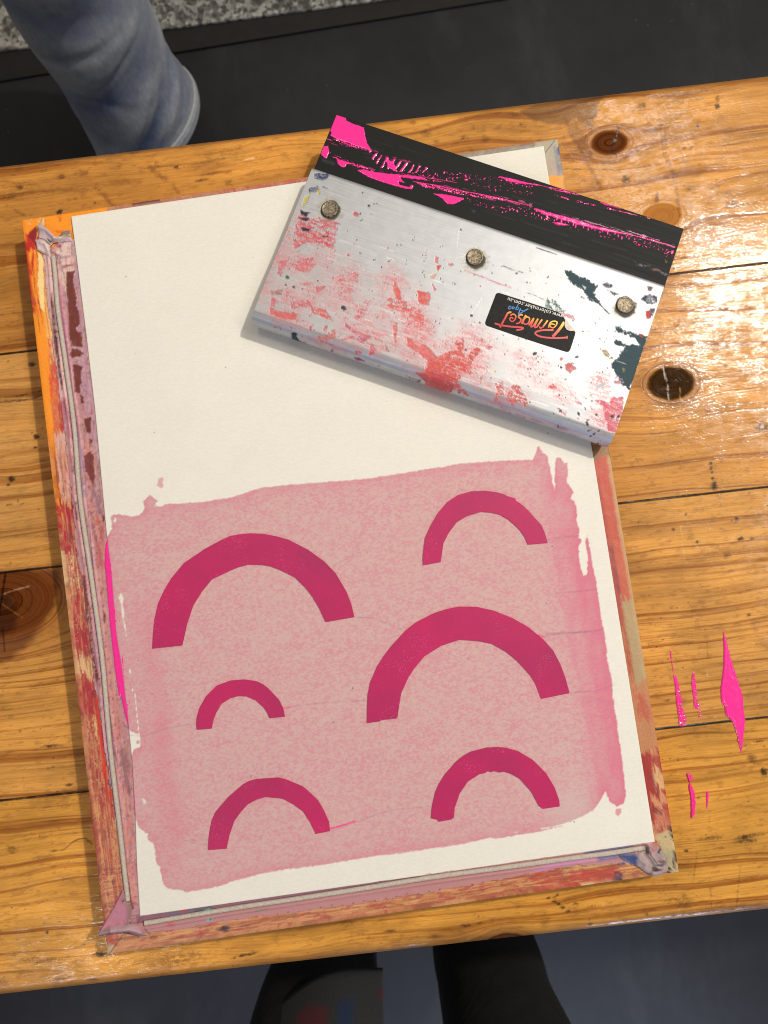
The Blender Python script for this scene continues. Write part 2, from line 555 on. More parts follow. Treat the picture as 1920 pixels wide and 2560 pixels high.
# ------------------------------------------------------------------ table
def build_table():
    TH = 0.042
    e_top = (P(0, 411, TABLE_Z), P(1920, 184, TABLE_Z))
    e_bot = (P(0, 2491, TABLE_Z), P(1920, 2277, TABLE_Z))
    seams = [((0, 886), (1920, 656)), ((0, 1432), (1920, 1217)), ((0, 2002), (1920, 1793))]
    seams = [(P(*a, TABLE_Z), P(*b, TABLE_Z)) for a, b in seams]
    def yl(e, x):
        (x0, y0), (x1, y1) = e
        return y0 + (y1 - y0) * (x - x0) / (x1 - x0)
    fine = np.arange(-0.275, 0.2751, 0.0008)
    xs = np.concatenate([np.linspace(-1.0, -0.275, 40)[:-1], fine, np.linspace(0.275, 1.0, 40)[1:]])
    H = 780
    t = np.linspace(0, 1, H)[:, None]
    X = np.repeat(xs[None, :], H, 0)
    yt = yl(e_top, xs)[None, :]; yb = yl(e_bot, xs)[None, :]
    Y = yb + (yt - yb) * t
    Z = np.full(X.shape, TABLE_Z)
    de = np.minimum(Y - yb, yt - Y)
    edgewob = 0.0012 * fbm(X * 60, Y * 0 + 3, 2, 3)
    Z = Z - np.where(de < 0.005, (0.005 - de) ** 2 / 0.005 * 0.55, 0) - 0.0004 * fbm(X * 25, Y * 25, 5, 3)
    cv = Canvas(X, Y, np.full(X.shape, TABLE_Z))
    U, V = cv.U, cv.V
    grain = cv.layer("grain", 1.0); wear = cv.layer("wear", 0.0); gloss = cv.layer("gloss", 1.0)
    # plank index, seam distance in mm
    sy = [yl(s, X) for s in seams]
    seam = np.minimum.reduce([abs(Y - s) for s in sy]) * 1000 + (fbm(X * 300, Y * 300, 3, 3) - 0.5) * 0.35
    idx = sum((Y < s).astype(int) for s in sy)
    ang = math.atan2(e_top[1][1] - e_top[0][1], e_top[1][0] - e_top[0][0])
    al = (X * math.cos(ang) + Y * math.sin(ang)) * 1000
    ac = (-X * math.sin(ang) + Y * math.cos(ang)) * 1000
    ring = ac + 9 * (fbm(al / 120, ac / 60, 11, 2) - 0.5) + 2.5 * (fbm(al / 40, ac / 14, 12, 2) - 0.5)
    ring = np.where(idx == 1, ring * 0.8 + 6 * (fbm(al / 80, ac / 30, 21, 2) - .5), ring)
    ring = np.where(idx == 0, ring * 0.62 + 10 * (fbm(al / 90, ac / 35, 22, 2) - .5), ring)
    ring = np.where(idx == 3, ring * 0.95 + 12 * (fbm(al / 110, ac / 30, 25, 2) - .5), ring)
    # knots: grain lines flow round them
    knots = [(1524, 356, 8.5, 1.15, 0), (1678, 958, 11.0, 1.1, 1), (2, 1505, 22.0, 1.3, 2), (1268, 2372, 9.0, 1.2, 3), (1655, 540, 8.5, 1.2, 0), (640, 1980, 6, 1, 2)]
    rho_all = []
    for (kx, ky, R, sx, pl) in knots:
        wx, wy = P(kx, ky, TABLE_Z)
        ka = (wx * math.cos(ang) + wy * math.sin(ang)) * 1000; kc = (-wx * math.sin(ang) + wy * math.cos(ang)) * 1000
        da = (al - ka) / (sx * 1.25); dc = ac - kc
        rho = np.sqrt(da * da + dc * dc) + 0.001
        m = (idx == pl)
        f = np.clip(1 - (R * R) / (rho * rho + 0.12 * R * R), -1, 1)
        ring = np.where(m, np.where(rho < R * 1.25, kc + (rho - R) * 1.5, ring + (dc * (f - 1)) * np.exp(-np.maximum(rho - R, 0) / (4.5 * R))), ring)
        rho_all.append(np.where(m, rho / R, 99))
    ring = ring + idx * 37.0
    # board colours
    base = [alb((213, 147, 63)), alb((208, 140, 58)), alb((216, 151, 69)), alb((214, 149, 60))]
    cv.C[...] = np.choose(idx[..., None], [b[None, None, :] * np.ones(X.shape + (3,)) for b in base])
    cv.C *= (0.74 + 0.5 * fbm(al / 60, ac / 9, 31, 4))[..., None]
    cv.C *= (0.78 + 0.42 * fbm(al / 30, ac / 25, 33, 3))[..., None]
    gm = sstep(.50, .72, .6 * fbm(al / 34, ac / 10, 35, 4) + .4 * fbm(al / 70, ac / 50, 36, 3))[..., None] * .34
    cv.C = cv.C * (1 - gm) + alb((124, 74, 30)) * gm
    gm = sstep(.60, .70, fbm(al / 5, ac / 1.6, 37, 4))[..., None] * .28
    cv.C = cv.C * (1 - gm) + alb((112, 66, 30)) * gm
    D1 = alb((118, 66, 26)); D2 = alb((66, 36, 16)); BK = alb((26, 17, 12)); DK = np.array(alb((92, 54, 24)))
    tint = np.array([[1.0, .97, .92], [1.03, 1.05, 1.10], [1.0, 1.0, 1.0], [1.06, 1.06, 1.0]])
    cv.C *= tint[np.clip(idx, 0, 3)]
    lf = (sstep(700, 0, U) * (idx == 2) * sstep(1760, 1440, V) * .30 + (idx == 0) * sstep(900, 200, U) * .22)[..., None]
    cv.C = cv.C * (1 - lf) + alb((150, 88, 40)) * lf
    lf = ((idx == 1) * sstep(1560, 1250, V) * sstep(300, 0, U) * .35)[..., None]
    cv.C = cv.C * (1 - lf) + alb((214, 164, 98)) * lf
    # knots colour
    for r, (c1, c2) in zip(rho_all[:5], [((146, 78, 28), (88, 42, 17)), ((112, 60, 26), (22, 13, 8)), ((150, 84, 34), (84, 42, 20)), ((110, 64, 28), (30, 18, 12)), ((196, 132, 60), (178, 114, 52))]):
        gloss *= 1 - .97 * sstep(1.12, .95, r)
        m1 = sstep(1.9, 0.9, r) * 0.55; m2 = sstep(1.06, 0.88, r + 0.12 * (fbm(al / 3, ac / 3, 8, 3) - .5)) * 0.9
        cv.C = cv.C * (1 - m1[..., None]) + alb(c1) * m1[..., None]
        cv.C = cv.C * (1 - m2[..., None]) + alb(c2) * m2[..., None]
    # heartwood zone around the big knot at the left edge
    cv.poly([(-60, 1438), (150, 1420), (152, 1450), (120, 1530), (80, 1600), (30, 1650), (-60, 1660)], alb((112, 58, 24)), 0.82, 14, 10, 30, 3)
    cv.poly([(-60, 1480), (30, 1485), (45, 1530), (35, 1575), (0, 1590), (-60, 1590)], alb((62, 32, 18)), 0.8, 12, 6, 20, 4)
    cv.line([(13, 1434), (8, 1470), (4, 1500), (-4, 1540)], 5, BK, 0.9); cv.line([(10, 1484), (40, 1474), (72, 1466)], 3, alb((190, 150, 105)), 0.7)
    cv.line([(6, 1568), (10, 1600), (11, 1628)], 4, alb((40, 26, 20)), 0.85); cv.line([(5, 1510), (34, 1530), (56, 1544)], 2.5, alb((170, 110, 50)), 0.6)
    for q in range(7):
        cv.line([(10 + q * 9, 1500 + q * 2), (22 + q * 11, 1488 + q * 9), (14 + q * 13, 1462 - q * 2)], 1.2, alb((60, 32, 16)), 0.4)
    # cracks in knots
    cv.line([(1547, 318), (1541, 340), (1535, 352), (1528, 368), (1533, 382), (1542, 388)], 4.5, alb((70, 52, 46)), 0.95, amp=1.2)
    cv.line([(1546, 322), (1541, 342)], 1.6, alb((180, 170, 165)), 0.8); cv.blob(1536, 351, 4, 4, alb((150, 145, 140)), 0.9)
    cv.line([(1656, 913), (1662, 935), (1669, 960), (1672, 1000)], 3.2, alb((205, 190, 175)), 0.9, amp=1.4, fs=5, dry=0.36, ang=1.5)
    cv.line([(1661, 913), (1668, 940), (1674, 962)], 2, alb((16, 10, 8)), 0.9)
    # long cracks and dark grain lines
    def L(pts, w=2.5, c=D2, a=0.8, **k):
        k.setdefault("soft", 1.5 if w < 5 else w * .55); k.setdefault("amp", 1.4 if w < 5 else w * .4); k.setdefault("fs", 6); k.setdefault("dry", .33 if w < 5 else .42); k.setdefault("dfs", 4); k.setdefault("seed", int(pts[0][0]) % 40)
        cv.line(pts, w, c, a, **k)
    L([(1411, 422), (1470, 423), (1539, 425), (1600, 418), (1656, 408)]); L([(1411, 388), (1450, 382), (1460, 382)], 2)
    L([(1683, 649), (1720, 643), (1758, 641)], 3); L([(1679, 671), (1760, 658), (1850, 643), (1920, 630)], 2.5); L([(1672, 660), (1740, 652), (1800, 640), (1920, 622)], 2, D1, 0.7)
    L([(1627, 824), (1700, 812), (1790, 800), (1920, 782)], 2.6, D2, 0.8, amp=2); L([(1640, 832), (1720, 818)], 3, D1, 0.6); L([(1780, 800), (1850, 795)], 7, alb((110, 66, 34)), 0.7, dry=0.45)
    L([(0, 994), (45, 990), (100, 978)], 3); L([(0, 1005), (50, 1002), (80, 996), (102, 989)], 4, alb((55, 32, 18)), 0.85); L([(0, 999), (60, 996), (100, 985)], 9, alb((120, 75, 36)), 0.45)
    L([(0, 1344), (60, 1340), (145, 1340)], 8, alb((122, 74, 34)), 0.55)
    L([(0, 870), (40, 866), (88, 862)], 2, D1, 0.6); L([(0, 856), (86, 847)], 2, D1, 0.5)
    L([(130, 2129), (160, 2124), (179, 2107), (195, 2098), (212, 2096), (229, 2108)], 3.2, alb((48, 30, 18)), 0.85); L([(182, 2104), (212, 2101), (230, 2113)], 1.6, D2, .6)
    L([(1429, 336), (1455, 380), (1482, 430), (1504, 472)], 8, D1, 0.65, dry=0.34); L([(1466, 462), (1500, 460)], 8, D1, .5, dry=.4)
    L([(1651, 312), (1655, 345), (1660, 385), (1683, 440), (1692, 490), (1699, 540)], 5, D1, 0.6); L([(1661, 320), (1665, 380), (1688, 440), (1701, 521)], 3.5, alb((140, 88, 44)), 0.6); L([(1645, 313), (1663, 311)], 4, D2, .8)
    L([(1660, 340), (1700, 333), (1780, 318)], 7, D1, 0.45, dry=0.4)
    L([(1570, 278), (1680, 268)], 2, D1, 0.5)
    L([(1888, 455), (1890, 520), (1905, 560), (1920, 590)], 2, D1, .6); L([(1794, 262), (1880, 257), (1900, 255)], 2.4, alb((230, 205, 165)), .7)
    L([(1895, 250), (1893, 310), (1890, 340)], 2, D1, .4)
    L([(1638, 906), (1652, 890), (1660, 872)], 4, D2, .6); L([(1596, 930), (1616, 922)], 3, D2, .6); L([(1740, 888), (1770, 892)], 2, D2, .5)
    L([(1744, 2131), (1738, 2170), (1732, 2207)], 1.8, D2, .6); L([(1851, 2175), (1846, 2220), (1841, 2269)], 1.8, D2, .6); L([(1777, 2220), (1780, 2277)], 1.8, D2, .6)
    L([(1768, 1602), (1770, 1640)], 1.8, D2, .6); L([(1700, 1296), (1710, 1390), (1718, 1410)], 1.2, alb((235, 195, 130)), .5); L([(1700, 970), (1703, 1050)], 1.2, alb((235, 195, 130)), .5)
    L([(575, 2396), (605, 2390), (640, 2382)], 5, alb((38, 24, 16)), .85); L([(600, 2388), (635, 2384)], 3, BK, .7)
    L([(0, 494), (70, 482), (150, 474), (193, 476), (215, 475)], 10, alb((120, 70, 30)), .6, dry=.36); L([(0, 452), (54, 460)], 6, D1, .5)
    L([(240, 470), (258, 487), (280, 512)], 11, D1, .65); L([(378, 424), (395, 436), (414, 449)], 12, D1, .6); L([(432, 462), (447, 482)], 8, D1, .5)
    L([(280, 458), (320, 454), (348, 456)], 12, D1, .5, dry=.3); L([(360, 420), (420, 414), (500, 408), (560, 396)], 5, D1, .6, dry=.3); L([(500, 438), (545, 430), (575, 428)], 7, D1, .7, dry=.3)
    L([(490, 452), (520, 448)], 5, alb((60, 40, 22)), .8, dry=.4); L([(525, 400), (540, 397), (612, 390)], 2.6, alb((70, 110, 50)), .5); L([(612, 399), (635, 395)], 3, alb((245, 225, 170)), .8, dry=.4)
    L([(30, 520), (62, 540)], 7, D1, .5)
    # knocks, holes and stains
    dots = [(154, 442, 10, 7, .7), (208, 431, 16, 8, .45), (50, 469, 9, 5, .8), (297, 415, 8, 6, .5), (384, 412, 16, 8, .6), (332, 379, 12, 6, .5), (278, 381, 9, 7, .45), (440, 417, 6, 4, .8),
            (237, 507, 3, 2, .9), (571, 456, 12, 6, .5), (454, 366, 10, 6, .5), (20, 490, 18, 8, .5), (148, 530, 7, 6, .9), (180, 498, 12, 4, .6),
            (1287, 286, 9, 5, .6), (1307, 312, 10, 6, .7), (1064, 333, 11, 8, .6), (1162, 345, 10, 6, .7), (1212, 347, 12, 7, .7), (1032, 305, 7, 5, .5), (1090, 352, 8, 5, .6), (1184, 318, 8, 5, .4),
            (1605, 264, 10, 6, .8), (1793, 265, 6, 7, .9), (1793, 246, 4, 8, .6), (1886, 336, 16, 7, .9), (1866, 337, 8, 4, .8), (1565, 448, 10, 10, .8), (1643, 487, 4, 9, .6), (1641, 498, 6, 8, .6), (1727, 470, 10, 5, .7), (1895, 444, 6, 4, .9),
            (1475, 384, 8, 10, .6), (1744, 315, 4, 4, .8), (1712, 402, 8, 4, .7), (1620, 318, 14, 10, .4), (1634, 325, 10, 5, .6), (1730, 368, 5, 3, .7), (1710, 370, 5, 3, .7), (1740, 300, 8, 4, .5),
            (80, 911, 9, 6, .9), (91, 1092, 8, 6, 1), (102, 1093, 9, 4, .4), (29, 1197, 8, 7, .9), (21, 1212, 5, 3, .8), (88, 1119, 4, 3, .8), (22, 1262, 8, 3, .6), (45, 1252, 2, 4, .7), (80, 1082, 2, 2, .9),
            (130, 1865, 22, 4, .95), (172, 1963, 8, 3, .8), (143, 1979, 4, 2, .7), (133, 1895, 3, 3, .6), (132, 1917, 5, 3, .5), (120, 1921, 4, 3, .4), (96, 1273, 2, 2, .7),
            (30, 2123, 12, 8, .7), (110, 2144, 22, 5, .55), (117, 2331, 4, 4, .9), (110, 2308, 2, 2, .8), (148, 2305, 2, 2, .8), (110, 2402, 40, 5, .7), (65, 2400, 16, 4, .6), (150, 2447, 20, 5, .75), (232, 2449, 14, 4, .8), (250, 2386, 16, 6, .9), (195, 2363, 16, 5, .6), (35, 2388, 10, 4, .5), (140, 2455, 10, 5, .4),
            (870, 2309, 20, 7, .5), (976, 2328, 16, 4, .75), (900, 2330, 26, 5, .4), (930, 2345, 24, 4, .45), (1085, 2342, 16, 5, .5), (1163, 2314, 12, 4, .8), (1362, 2309, 12, 12, .5), (614, 2388, 14, 3, .9), (1196, 2292, 2, 2, .9), (1200, 2308, 12, 3, .6), (1385, 2245, 6, 4, .5), (1393, 2238, 4, 3, .8),
            (1371, 2246, 5, 3, .8), (1386, 2254, 6, 3, .9), (1396, 2260, 5, 4, .9), (1408, 2269, 6, 4, .8), (1421, 2278, 6, 4, .8), (1437, 2287, 9, 5, .6), (1440, 2260, 6, 3, .7), (1484, 2266, 14, 4, .6), (1476, 2311, 7, 4, .8), (1618, 2287, 5, 3, .7), (1380, 2352, 5, 3, .7),
            (1711, 2257, 18, 14, .55), (1684, 2250, 22, 5, .5), (1711, 2238, 10, 5, .5), (1700, 2285, 30, 4, .35), (1775, 2096, 28, 6, .7), (1865, 2092, 20, 5, .85), (1865, 2102, 26, 6, .8), (1900, 2085, 22, 5, .5), (1800, 2120, 12, 4, .5), (1715, 2127, 4, 4, .8), (1747, 1995, 5, 3, .6), (1644, 2042, 6, 4, .4), (1560, 2335, 40, 4, .4),
            (1785, 1214, 8, 12, .95), (1777, 1158, 5, 4, .95), (1778, 1170, 4, 5, .8), (1780, 1180, 3, 3, .8), (1782, 1195, 4, 3, .9), (1906, 1067, 16, 8, .9), (1771, 1027, 8, 7, .7), (1790, 1032, 8, 7, .35), (1842, 1297, 6, 5, .9), (1852, 1347, 7, 5, .9), (1880, 1346, 5, 4, .7), (1743, 1355, 4, 4, .8), (1715, 1286, 3, 4, .8), (1683, 1324, 4, 4, .8), (1817, 1389, 9, 8, .6), (1815, 914, 5, 3, .9), (1873, 1537, 6, 4, .7), (1800, 965, 2, 2, .7), (1830, 1302, 3, 4, .6),
            (1850, 1850, 5, 10, .8), (1866, 1862, 10, 4, .7), (1898, 1853, 10, 3, .8), (1880, 1896, 9, 9, .65), (1893, 1908, 8, 4, .7), (1912, 1932, 9, 8, .9), (1905, 1924, 5, 5, .8), (1830, 512, 14, 8, .8), (1845, 512, 14, 4, .7), (1834, 506, 7, 4, .4), (1455, 1180, 3, 2, .7)]
    for i, (x, y, rx, ry, a) in enumerate(dots):
        cv.blob(x, y, rx, ry, BK if a > .78 else alb((84, 48, 22)), min(a, .92), -0.1, 0.6 if rx > 7 else .45, 0.7, seed=i, dry=(.42 if rx > 7 and a < .79 else (.36 if rx > 9 else None)))
    gloss *= 1
    cv.blob(1906, 1066, 6, 4, alb((200, 190, 180)), .8, seed=2); cv.blob(1834, 514, 5, 4, alb((170, 120, 60)), .8)  # first spot: shine painted as pale colour in the hole
    rr = random.Random(5)
    for k in range(260):      # small random flecks and dents
        x = rr.uniform(0, 1920); y = rr.uniform(230, 2440)
        cv.blob(x, y, rr.uniform(1.2, 4), rr.uniform(1, 2.4), alb((80, 46, 20)), rr.uniform(.25, .7), rr.uniform(-.4, .4), .5, .5, seed=k)
    for k in range(70):       # short scratches
        x = rr.uniform(1400, 1920); y = rr.uniform(240, 2300); a = rr.uniform(-3, 3); l = rr.uniform(6, 26)
        cv.line([(x, y), (x + l * math.cos(a), y + l * math.sin(a))], 1.3, alb((232, 200, 150) if k % 3 else (90, 52, 24)), rr.uniform(.25, .6), amp=.6)
    for (x, y, w, h, a) in [(130, 2005, 70, 16, .4), (1820, 2270, 90, 8, .4), (440, 2400, 70, 18, .6), (300, 372, 50, 10, .35), (560, 380, 60, 8, .35), (1480, 245, 70, 7, .4), (700, 2290, 40, 7, .35), (60, 470, 50, 14, .35)]:
        cv.blob(x, y, w, h, alb((104, 62, 30)), a, -0.1, 0.7, 0.6, seed=x, dry=.40)
    # the dark water mark by the top edge
    cv.poly(zz(960, 0, .5787, [(590, 480), (700, 430), (960, 390), (930, 450), (910, 520), (900, 560), (860, 540), (830, 510), (790, 540), (700, 530), (640, 520)]), alb((122, 82, 42)), 0.75, 5, 7, 22, 4)
    cv.poly(zz(960, 0, .5787, [(770, 510), (830, 520), (880, 600), (900, 680), (840, 640), (800, 580)]), alb((126, 78, 34)), 0.45, 8, 8, 22, 6)
    # notch in the front edge
    cv.poly([(1225, 2385), (1240, 2350), (1262, 2334), (1285, 2345), (1310, 2378), (1310, 2400), (1225, 2400)], alb((60, 34, 18)), .85, 6, 5, 14, 4)
    cv.poly([(1240, 2385), (1250, 2356), (1275, 2350), (1296, 2380), (1290, 2400), (1240, 2400)], BK, .9, 3, 5, 9, 4)
    Z -= np.where(((U - 1268) ** 2 + (V - 2378) ** 2) < 26 ** 2, 0.006, 0) * (V > 2350)
    # edges worn pale / grimy
    em = sstep(0.010, 0.001, (Y - yb)) * (0.35 + 0.4 * fbm(X * 40, Y * 90, 41, 3))
    cv.C = cv.C * (1 - em[..., None]) + alb((120, 82, 54)) * em[..., None]
    em = sstep(0.006, 0.0005, (yt - Y)) * 0.6
    cv.C = cv.C * (1 - em[..., None]) + alb((112, 66, 26)) * em[..., None]
    # worn varnish on the right hand side
    wear[...] = sstep(1480, 1750, U) * (0.4 + 0.6 * fbm(U / 60, V / 60, 51, 4))
    root = empty("work_table", (0, 0, 0))
    tag(root, "worn varnished pine plank table under the screen and squeegee", "table")
    V3 = np.stack([X, Y, Z], -1).reshape(-1, 3)
    f = grid_faces(*X.shape)
    o = mesh_from("tabletop", V3, f, M_table, root, True,
                  {"ring": ring.ravel(), "seam": seam.ravel(), "along": al.ravel(), "grain": grain.ravel(), "wear": wear.ravel(), "gloss": gloss.ravel()}, cv.C.reshape(-1, 3))
    # sides and underside of the planks as one body under the top sheet
    z1 = TABLE_Z - 0.0031; z0 = TABLE_Z - TH
    c = [(xs[0], yl(e_bot, xs[0])), (xs[-1], yl(e_bot, xs[-1])), (xs[-1], yl(e_top, xs[-1])), (xs[0], yl(e_top, xs[0]))]
    vs = [(x, y, z1) for x, y in c] + [(x, y, z0) for x, y in c]
    mesh_from("plank_edge", vs, [(0, 1, 5, 4), (1, 2, 6, 5), (2, 3, 7, 6), (3, 0, 4, 7), (7, 6, 5, 4)], M_side, root, False)
    for sx in (-0.93, 0.93):
        for e, sgn in ((e_bot, 1), (e_top, -1)):
            y = yl(e, sx) + sgn * 0.06
            r = 0.035
            vv = [(sx + i * r, y + j * r, z) for z in (0.0, z0 - 0.001) for i, j in ((-1, -1), (1, -1), (1, 1), (-1, 1))]
            mesh_from("leg", vv, [(0, 1, 5, 4), (1, 2, 6, 5), (2, 3, 7, 6), (3, 0, 4, 7), (4, 5, 6, 7), (3, 2, 1, 0)], M_side, root, False)


build_table()

# ------------------------------------------------------------------ screen printing frame
FT = PAPER_Z - 0.0012      # top of the rails
RC = [(52, 548), (1395, 345), (1699, 2181), (266, 2391)]


def paint_frame(cv, wood=True):
    """the old ink and stain marks on the rails and on the mesh around the paper"""
    A = alb
    OR = A((250, 146, 32)); RED = A((196, 36, 28)); CRI = A((178, 34, 54)); CREAM = A((226, 205, 160)); TAN = A((204, 142, 88)); MAR = A((112, 44, 36))
    U, V = cv.U, cv.V
    if wood:
        g = fbm(U / 30, V / 30, 61, 4)
        cv.C[...] = TAN * (0.88 + 0.24 * g[..., None])
        # ---- left rail
        xl = lambda y, d: (52 + (y - 548) * 0.1165 + d, y)
        def band(y0, y1, d0, d1, c, a=1, **k):
            k.setdefault("streak", 44); k["ang"] = 1.455; (k.setdefault("dry", .30) if y0 > 1080 and d0 < 40 else None); k.setdefault("seed", y0 % 50); k.setdefault("soft", 2.4)
            cv.poly([xl(y0, d0), xl(y0, d1), xl((y0 + y1) / 2, d1), xl(y1, d1), xl(y1, d0), xl((y0 + y1) / 2, d0)], c, a, **k)
        band(540, 900, -8, 66, A((244, 178, 92)), 1)
        band(545, 1000, -8, 30, OR, 1, amp=4); band(545, 660, -8, 42, OR, 1, amp=4)
        band(800, 1330, -8, 22, OR, 1, amp=7, fs=60); band(1250, 1330, -8, 8, A((226, 110, 46)))
        z1 = lambda p: zz(40, 520, .14467, p)
        cv.poly(z1([(355, 300), (250, 400), (170, 500), (120, 700), (140, 1000), (180, 1300), (230, 1700), (280, 1900), (310, 1750), (280, 1300), (300, 900), (360, 700), (360, 450)]), RED, 1, amp=2.5, fs=7)
        cv.poly(z1([(355, 295), (240, 420), (200, 500), (260, 540), (330, 620), (360, 440)]), A((120, 26, 34)), .8, amp=2)
        cv.poly(z1([(400, 170), (330, 190), (300, 230), (340, 240)]), RED, .8)
        cv.poly(z1([(270, 680), (230, 780), (215, 1000), (240, 1180), (250, 960), (290, 760)]), OR, 1, amp=1.5); cv.poly(z1([(300, 720), (350, 730), (370, 1000), (350, 1300), (290, 1700), (270, 1300), (310, 950)]), OR, 1, amp=1.5)
        for q in range(16):
            d0 = 8 + q * 2.3; y_0 = 590 + (q * 37) % 120; y_1 = y_0 + 60 + (q * 53) % 130
            cv.line([xl(y_0, d0 + 5), xl((y_0 + y_1) / 2, d0), xl(y_1, d0 + 2)], 2.2, [RED, OR, A((150, 30, 30)), A((236, 110, 40))][q % 4], .85, amp=.9, dry=.3, ang=1.45)
        cv.poly(z1([(370, 750), (470, 850), (480, 1200), (500, 1800), (430, 1750), (370, 1300), (390, 1000)]), A((250, 214, 140)), .95, amp=2)
        band(930, 1100, 22, 58, A((224, 82, 44)), .9, dry=.42, ang=1.45, amp=5); band(1000, 1085, 38, 62, CRI, .8, dry=.40, ang=1.45)
        band(860, 990, 30, 58, A((214, 60, 60)), .85, dry=.46, ang=1.45); band(830, 940, 40, 62, A((250, 190, 140)), .7, dry=.5, ang=1.45)
        band(1085, 1260, 20, 66, A((222, 170, 148)), 1, amp=4); band(1130, 1250, 34, 60, A((206, 104, 110)), .7, dry=.48, ang=1.45)
        band(1255, 1385, 2, 60, CRI, .95, dry=.30, ang=1.45, amp=6); band(1255, 1340, 4, 48, A((168, 26, 44)), .9, amp=5)
        band(1385, 1470, 0, 60, A((232, 192, 140)), .9); band(1380, 1470, 14, 54, CRI, .9, dry=.5, ang=1.45)
        band(1470, 1660, 4, 56, A((226, 168, 116)), .9); band(1475, 1640, 6, 46, CRI, .95, dry=.42, ang=1.45, dfs=7); band(1560, 1650, 16, 56, A((170, 26, 48)), .85, dry=.38, ang=1.45)
        band(1640, 1700, 4, 54, A((226, 184, 130)), .8, amp=6); band(1690, 1800, 2, 52, CRI, .95, dry=.34, ang=1.45, amp=6)
        band(1800, 1840, 4, 54, A((226, 170, 110)), .9, amp=6); band(1800, 2010, 4, 50, A((166, 36, 48)), .9, dry=.45, ang=1.45, dfs=7)
        band(1750, 2050, 44, 62, A((214, 48, 30)), .95, amp=4); band(1990, 2330, -6, 8, CRI, .85, dry=.42, ang=1.45, amp=4)
        band(2000, 2340, 6, 50, A((208, 142, 86)), .8); band(1990, 2330, 4, 58, A((178, 66, 58)), .75, dry=.50, ang=1.45, dfs=8)
        for (y, d) in [(2090, 26), (2160, 28), (2250, 40), (2120, 12)]:
            cv.blob(*xl(y, d), 4, 12, A((190, 60, 60)), .6, seed=y, dry=.4)
        band(540, 2390, -8, 1.5, A((205, 150, 110)), .5)
        cv.blob(*xl(1490, 26), 6, 5, A((90, 60, 60)), .8)
        # ---- bottom rail
        yb = lambda x, d: (x, 2391 - (x - 266) * 0.1465 - d)
        def bb(x0, x1, d0, d1, c, a=1, **k):
            xm = (x0 + x1) / 2; k.setdefault("streak", 22); k["ang"] = -.145; k.setdefault("soft", 2.4)
            cv.poly([yb(x0, d0), yb(xm, d0), yb(x1, d0), yb(x1, d1), yb(xm, d1), yb(x0, d1)], c, a, **k)
        bb(255, 1710, -8, 90, A((196, 126, 76)), .95, amp=2); bb(260, 900, 4, 60, A((206, 138, 88)), .6, dry=.4)
        bb(900, 1330, -6, 70, A((196, 124, 76)), .8, dry=.36); bb(1330, 1560, -4, 60, A((190, 78, 56)), .95, dry=.36, amp=5); bb(1420, 1540, 2, 34, A((190, 66, 52)), .8, dry=.3)
        bb(1400, 1500, 40, 70, A((206, 158, 96)), .9); bb(1545, 1640, 0, 40, A((206, 136, 82)), .9, amp=5)
        cv.blob(1470, 2210, 18, 6, A((226, 190, 130)), .9, -.1)
        for (x, d, rx, ry, c, a) in [(430, 40, 6, 12, (190, 60, 50), .6), (500, 36, 5, 22, (180, 50, 50), .6), (384, 30, 10, 5, (110, 50, 30), .8), (314, 46, 4, 4, (80, 30, 20), .9), (345, 40, 3, 5, (130, 60, 30), .8), (562, 26, 12, 8, (28, 24, 40), .95), (562, 26, 22, 5, (60, 50, 60), .5), (612, 24, 18, 3, (150, 36, 50), .9), (690, 52, 6, 5, (208, 60, 40), .95), (754, 44, 8, 18, (216, 70, 60), .7), (890, 62, 14, 10, (226, 60, 84), .75), (875, 60, 10, 8, (226, 80, 70), .6), (970, 60, 8, 16, (206, 80, 60), .5), (1028, 56, 12, 4, (160, 60, 40), .8), (1204, 44, 6, 22, (180, 60, 40), .7), (1220, 34, 16, 5, (180, 60, 50), .6), (1020, 70, 30, 8, (206, 96, 70), .5), (640, 8, 16, 3, (60, 40, 30), .5), (480, 8, 26, 3, (120, 90, 70), .6), (1300, 14, 4, 4, (160, 50, 40), .7)]:
            cv.blob(*yb(x, d), rx, ry, A(c), a, -.12, .4, .4, seed=x)
        cv.poly(zz(1460, 2040, .1688, [(455, 830), (520, 815), (570, 850), (590, 930), (560, 960), (450, 985), (400, 965), (460, 930), (440, 860)]), A((32, 56, 76)), .95, amp=3, fs=5)
        cv.line(zz(1460, 2040, .1688, [(380, 970), (250, 990)]), 3, A((40, 50, 60)), .7, dry=.4); cv.line(zz(1460, 2040, .1688, [(600, 970), (800, 950), (1000, 915), (1300, 860)]), 3, A((50, 60, 60)), .7)
        cv.poly(zz(1460, 2040, .1688, [(0, 680), (460, 610), (600, 660), (560, 700), (0, 780)]), A((196, 156, 92)), .9)
        al_ = U * math.cos(-.145) + V * math.sin(-.145); ac_ = -U * math.sin(-.145) + V * math.cos(-.145)
        zone = sstep(2120, 2200, V + .1465 * (U - 266) * .9)
        for c_, lo, hi, aa, fa, fb, sd in [((150, 62, 48), .52, .66, .55, 90, 4, 71), ((120, 84, 56), .54, .66, .5, 50, 3, 75), ((226, 168, 112), .55, .66, .5, 70, 3, 78), ((170, 60, 66), .60, .68, .6, 26, 8, 79)]:
            m_ = (sstep(lo, hi, fbm(al_ / fa, ac_ / fb, sd, 4)) * aa * zone)[..., None]
            cv.C = cv.C * (1 - m_) + A(c_) * m_
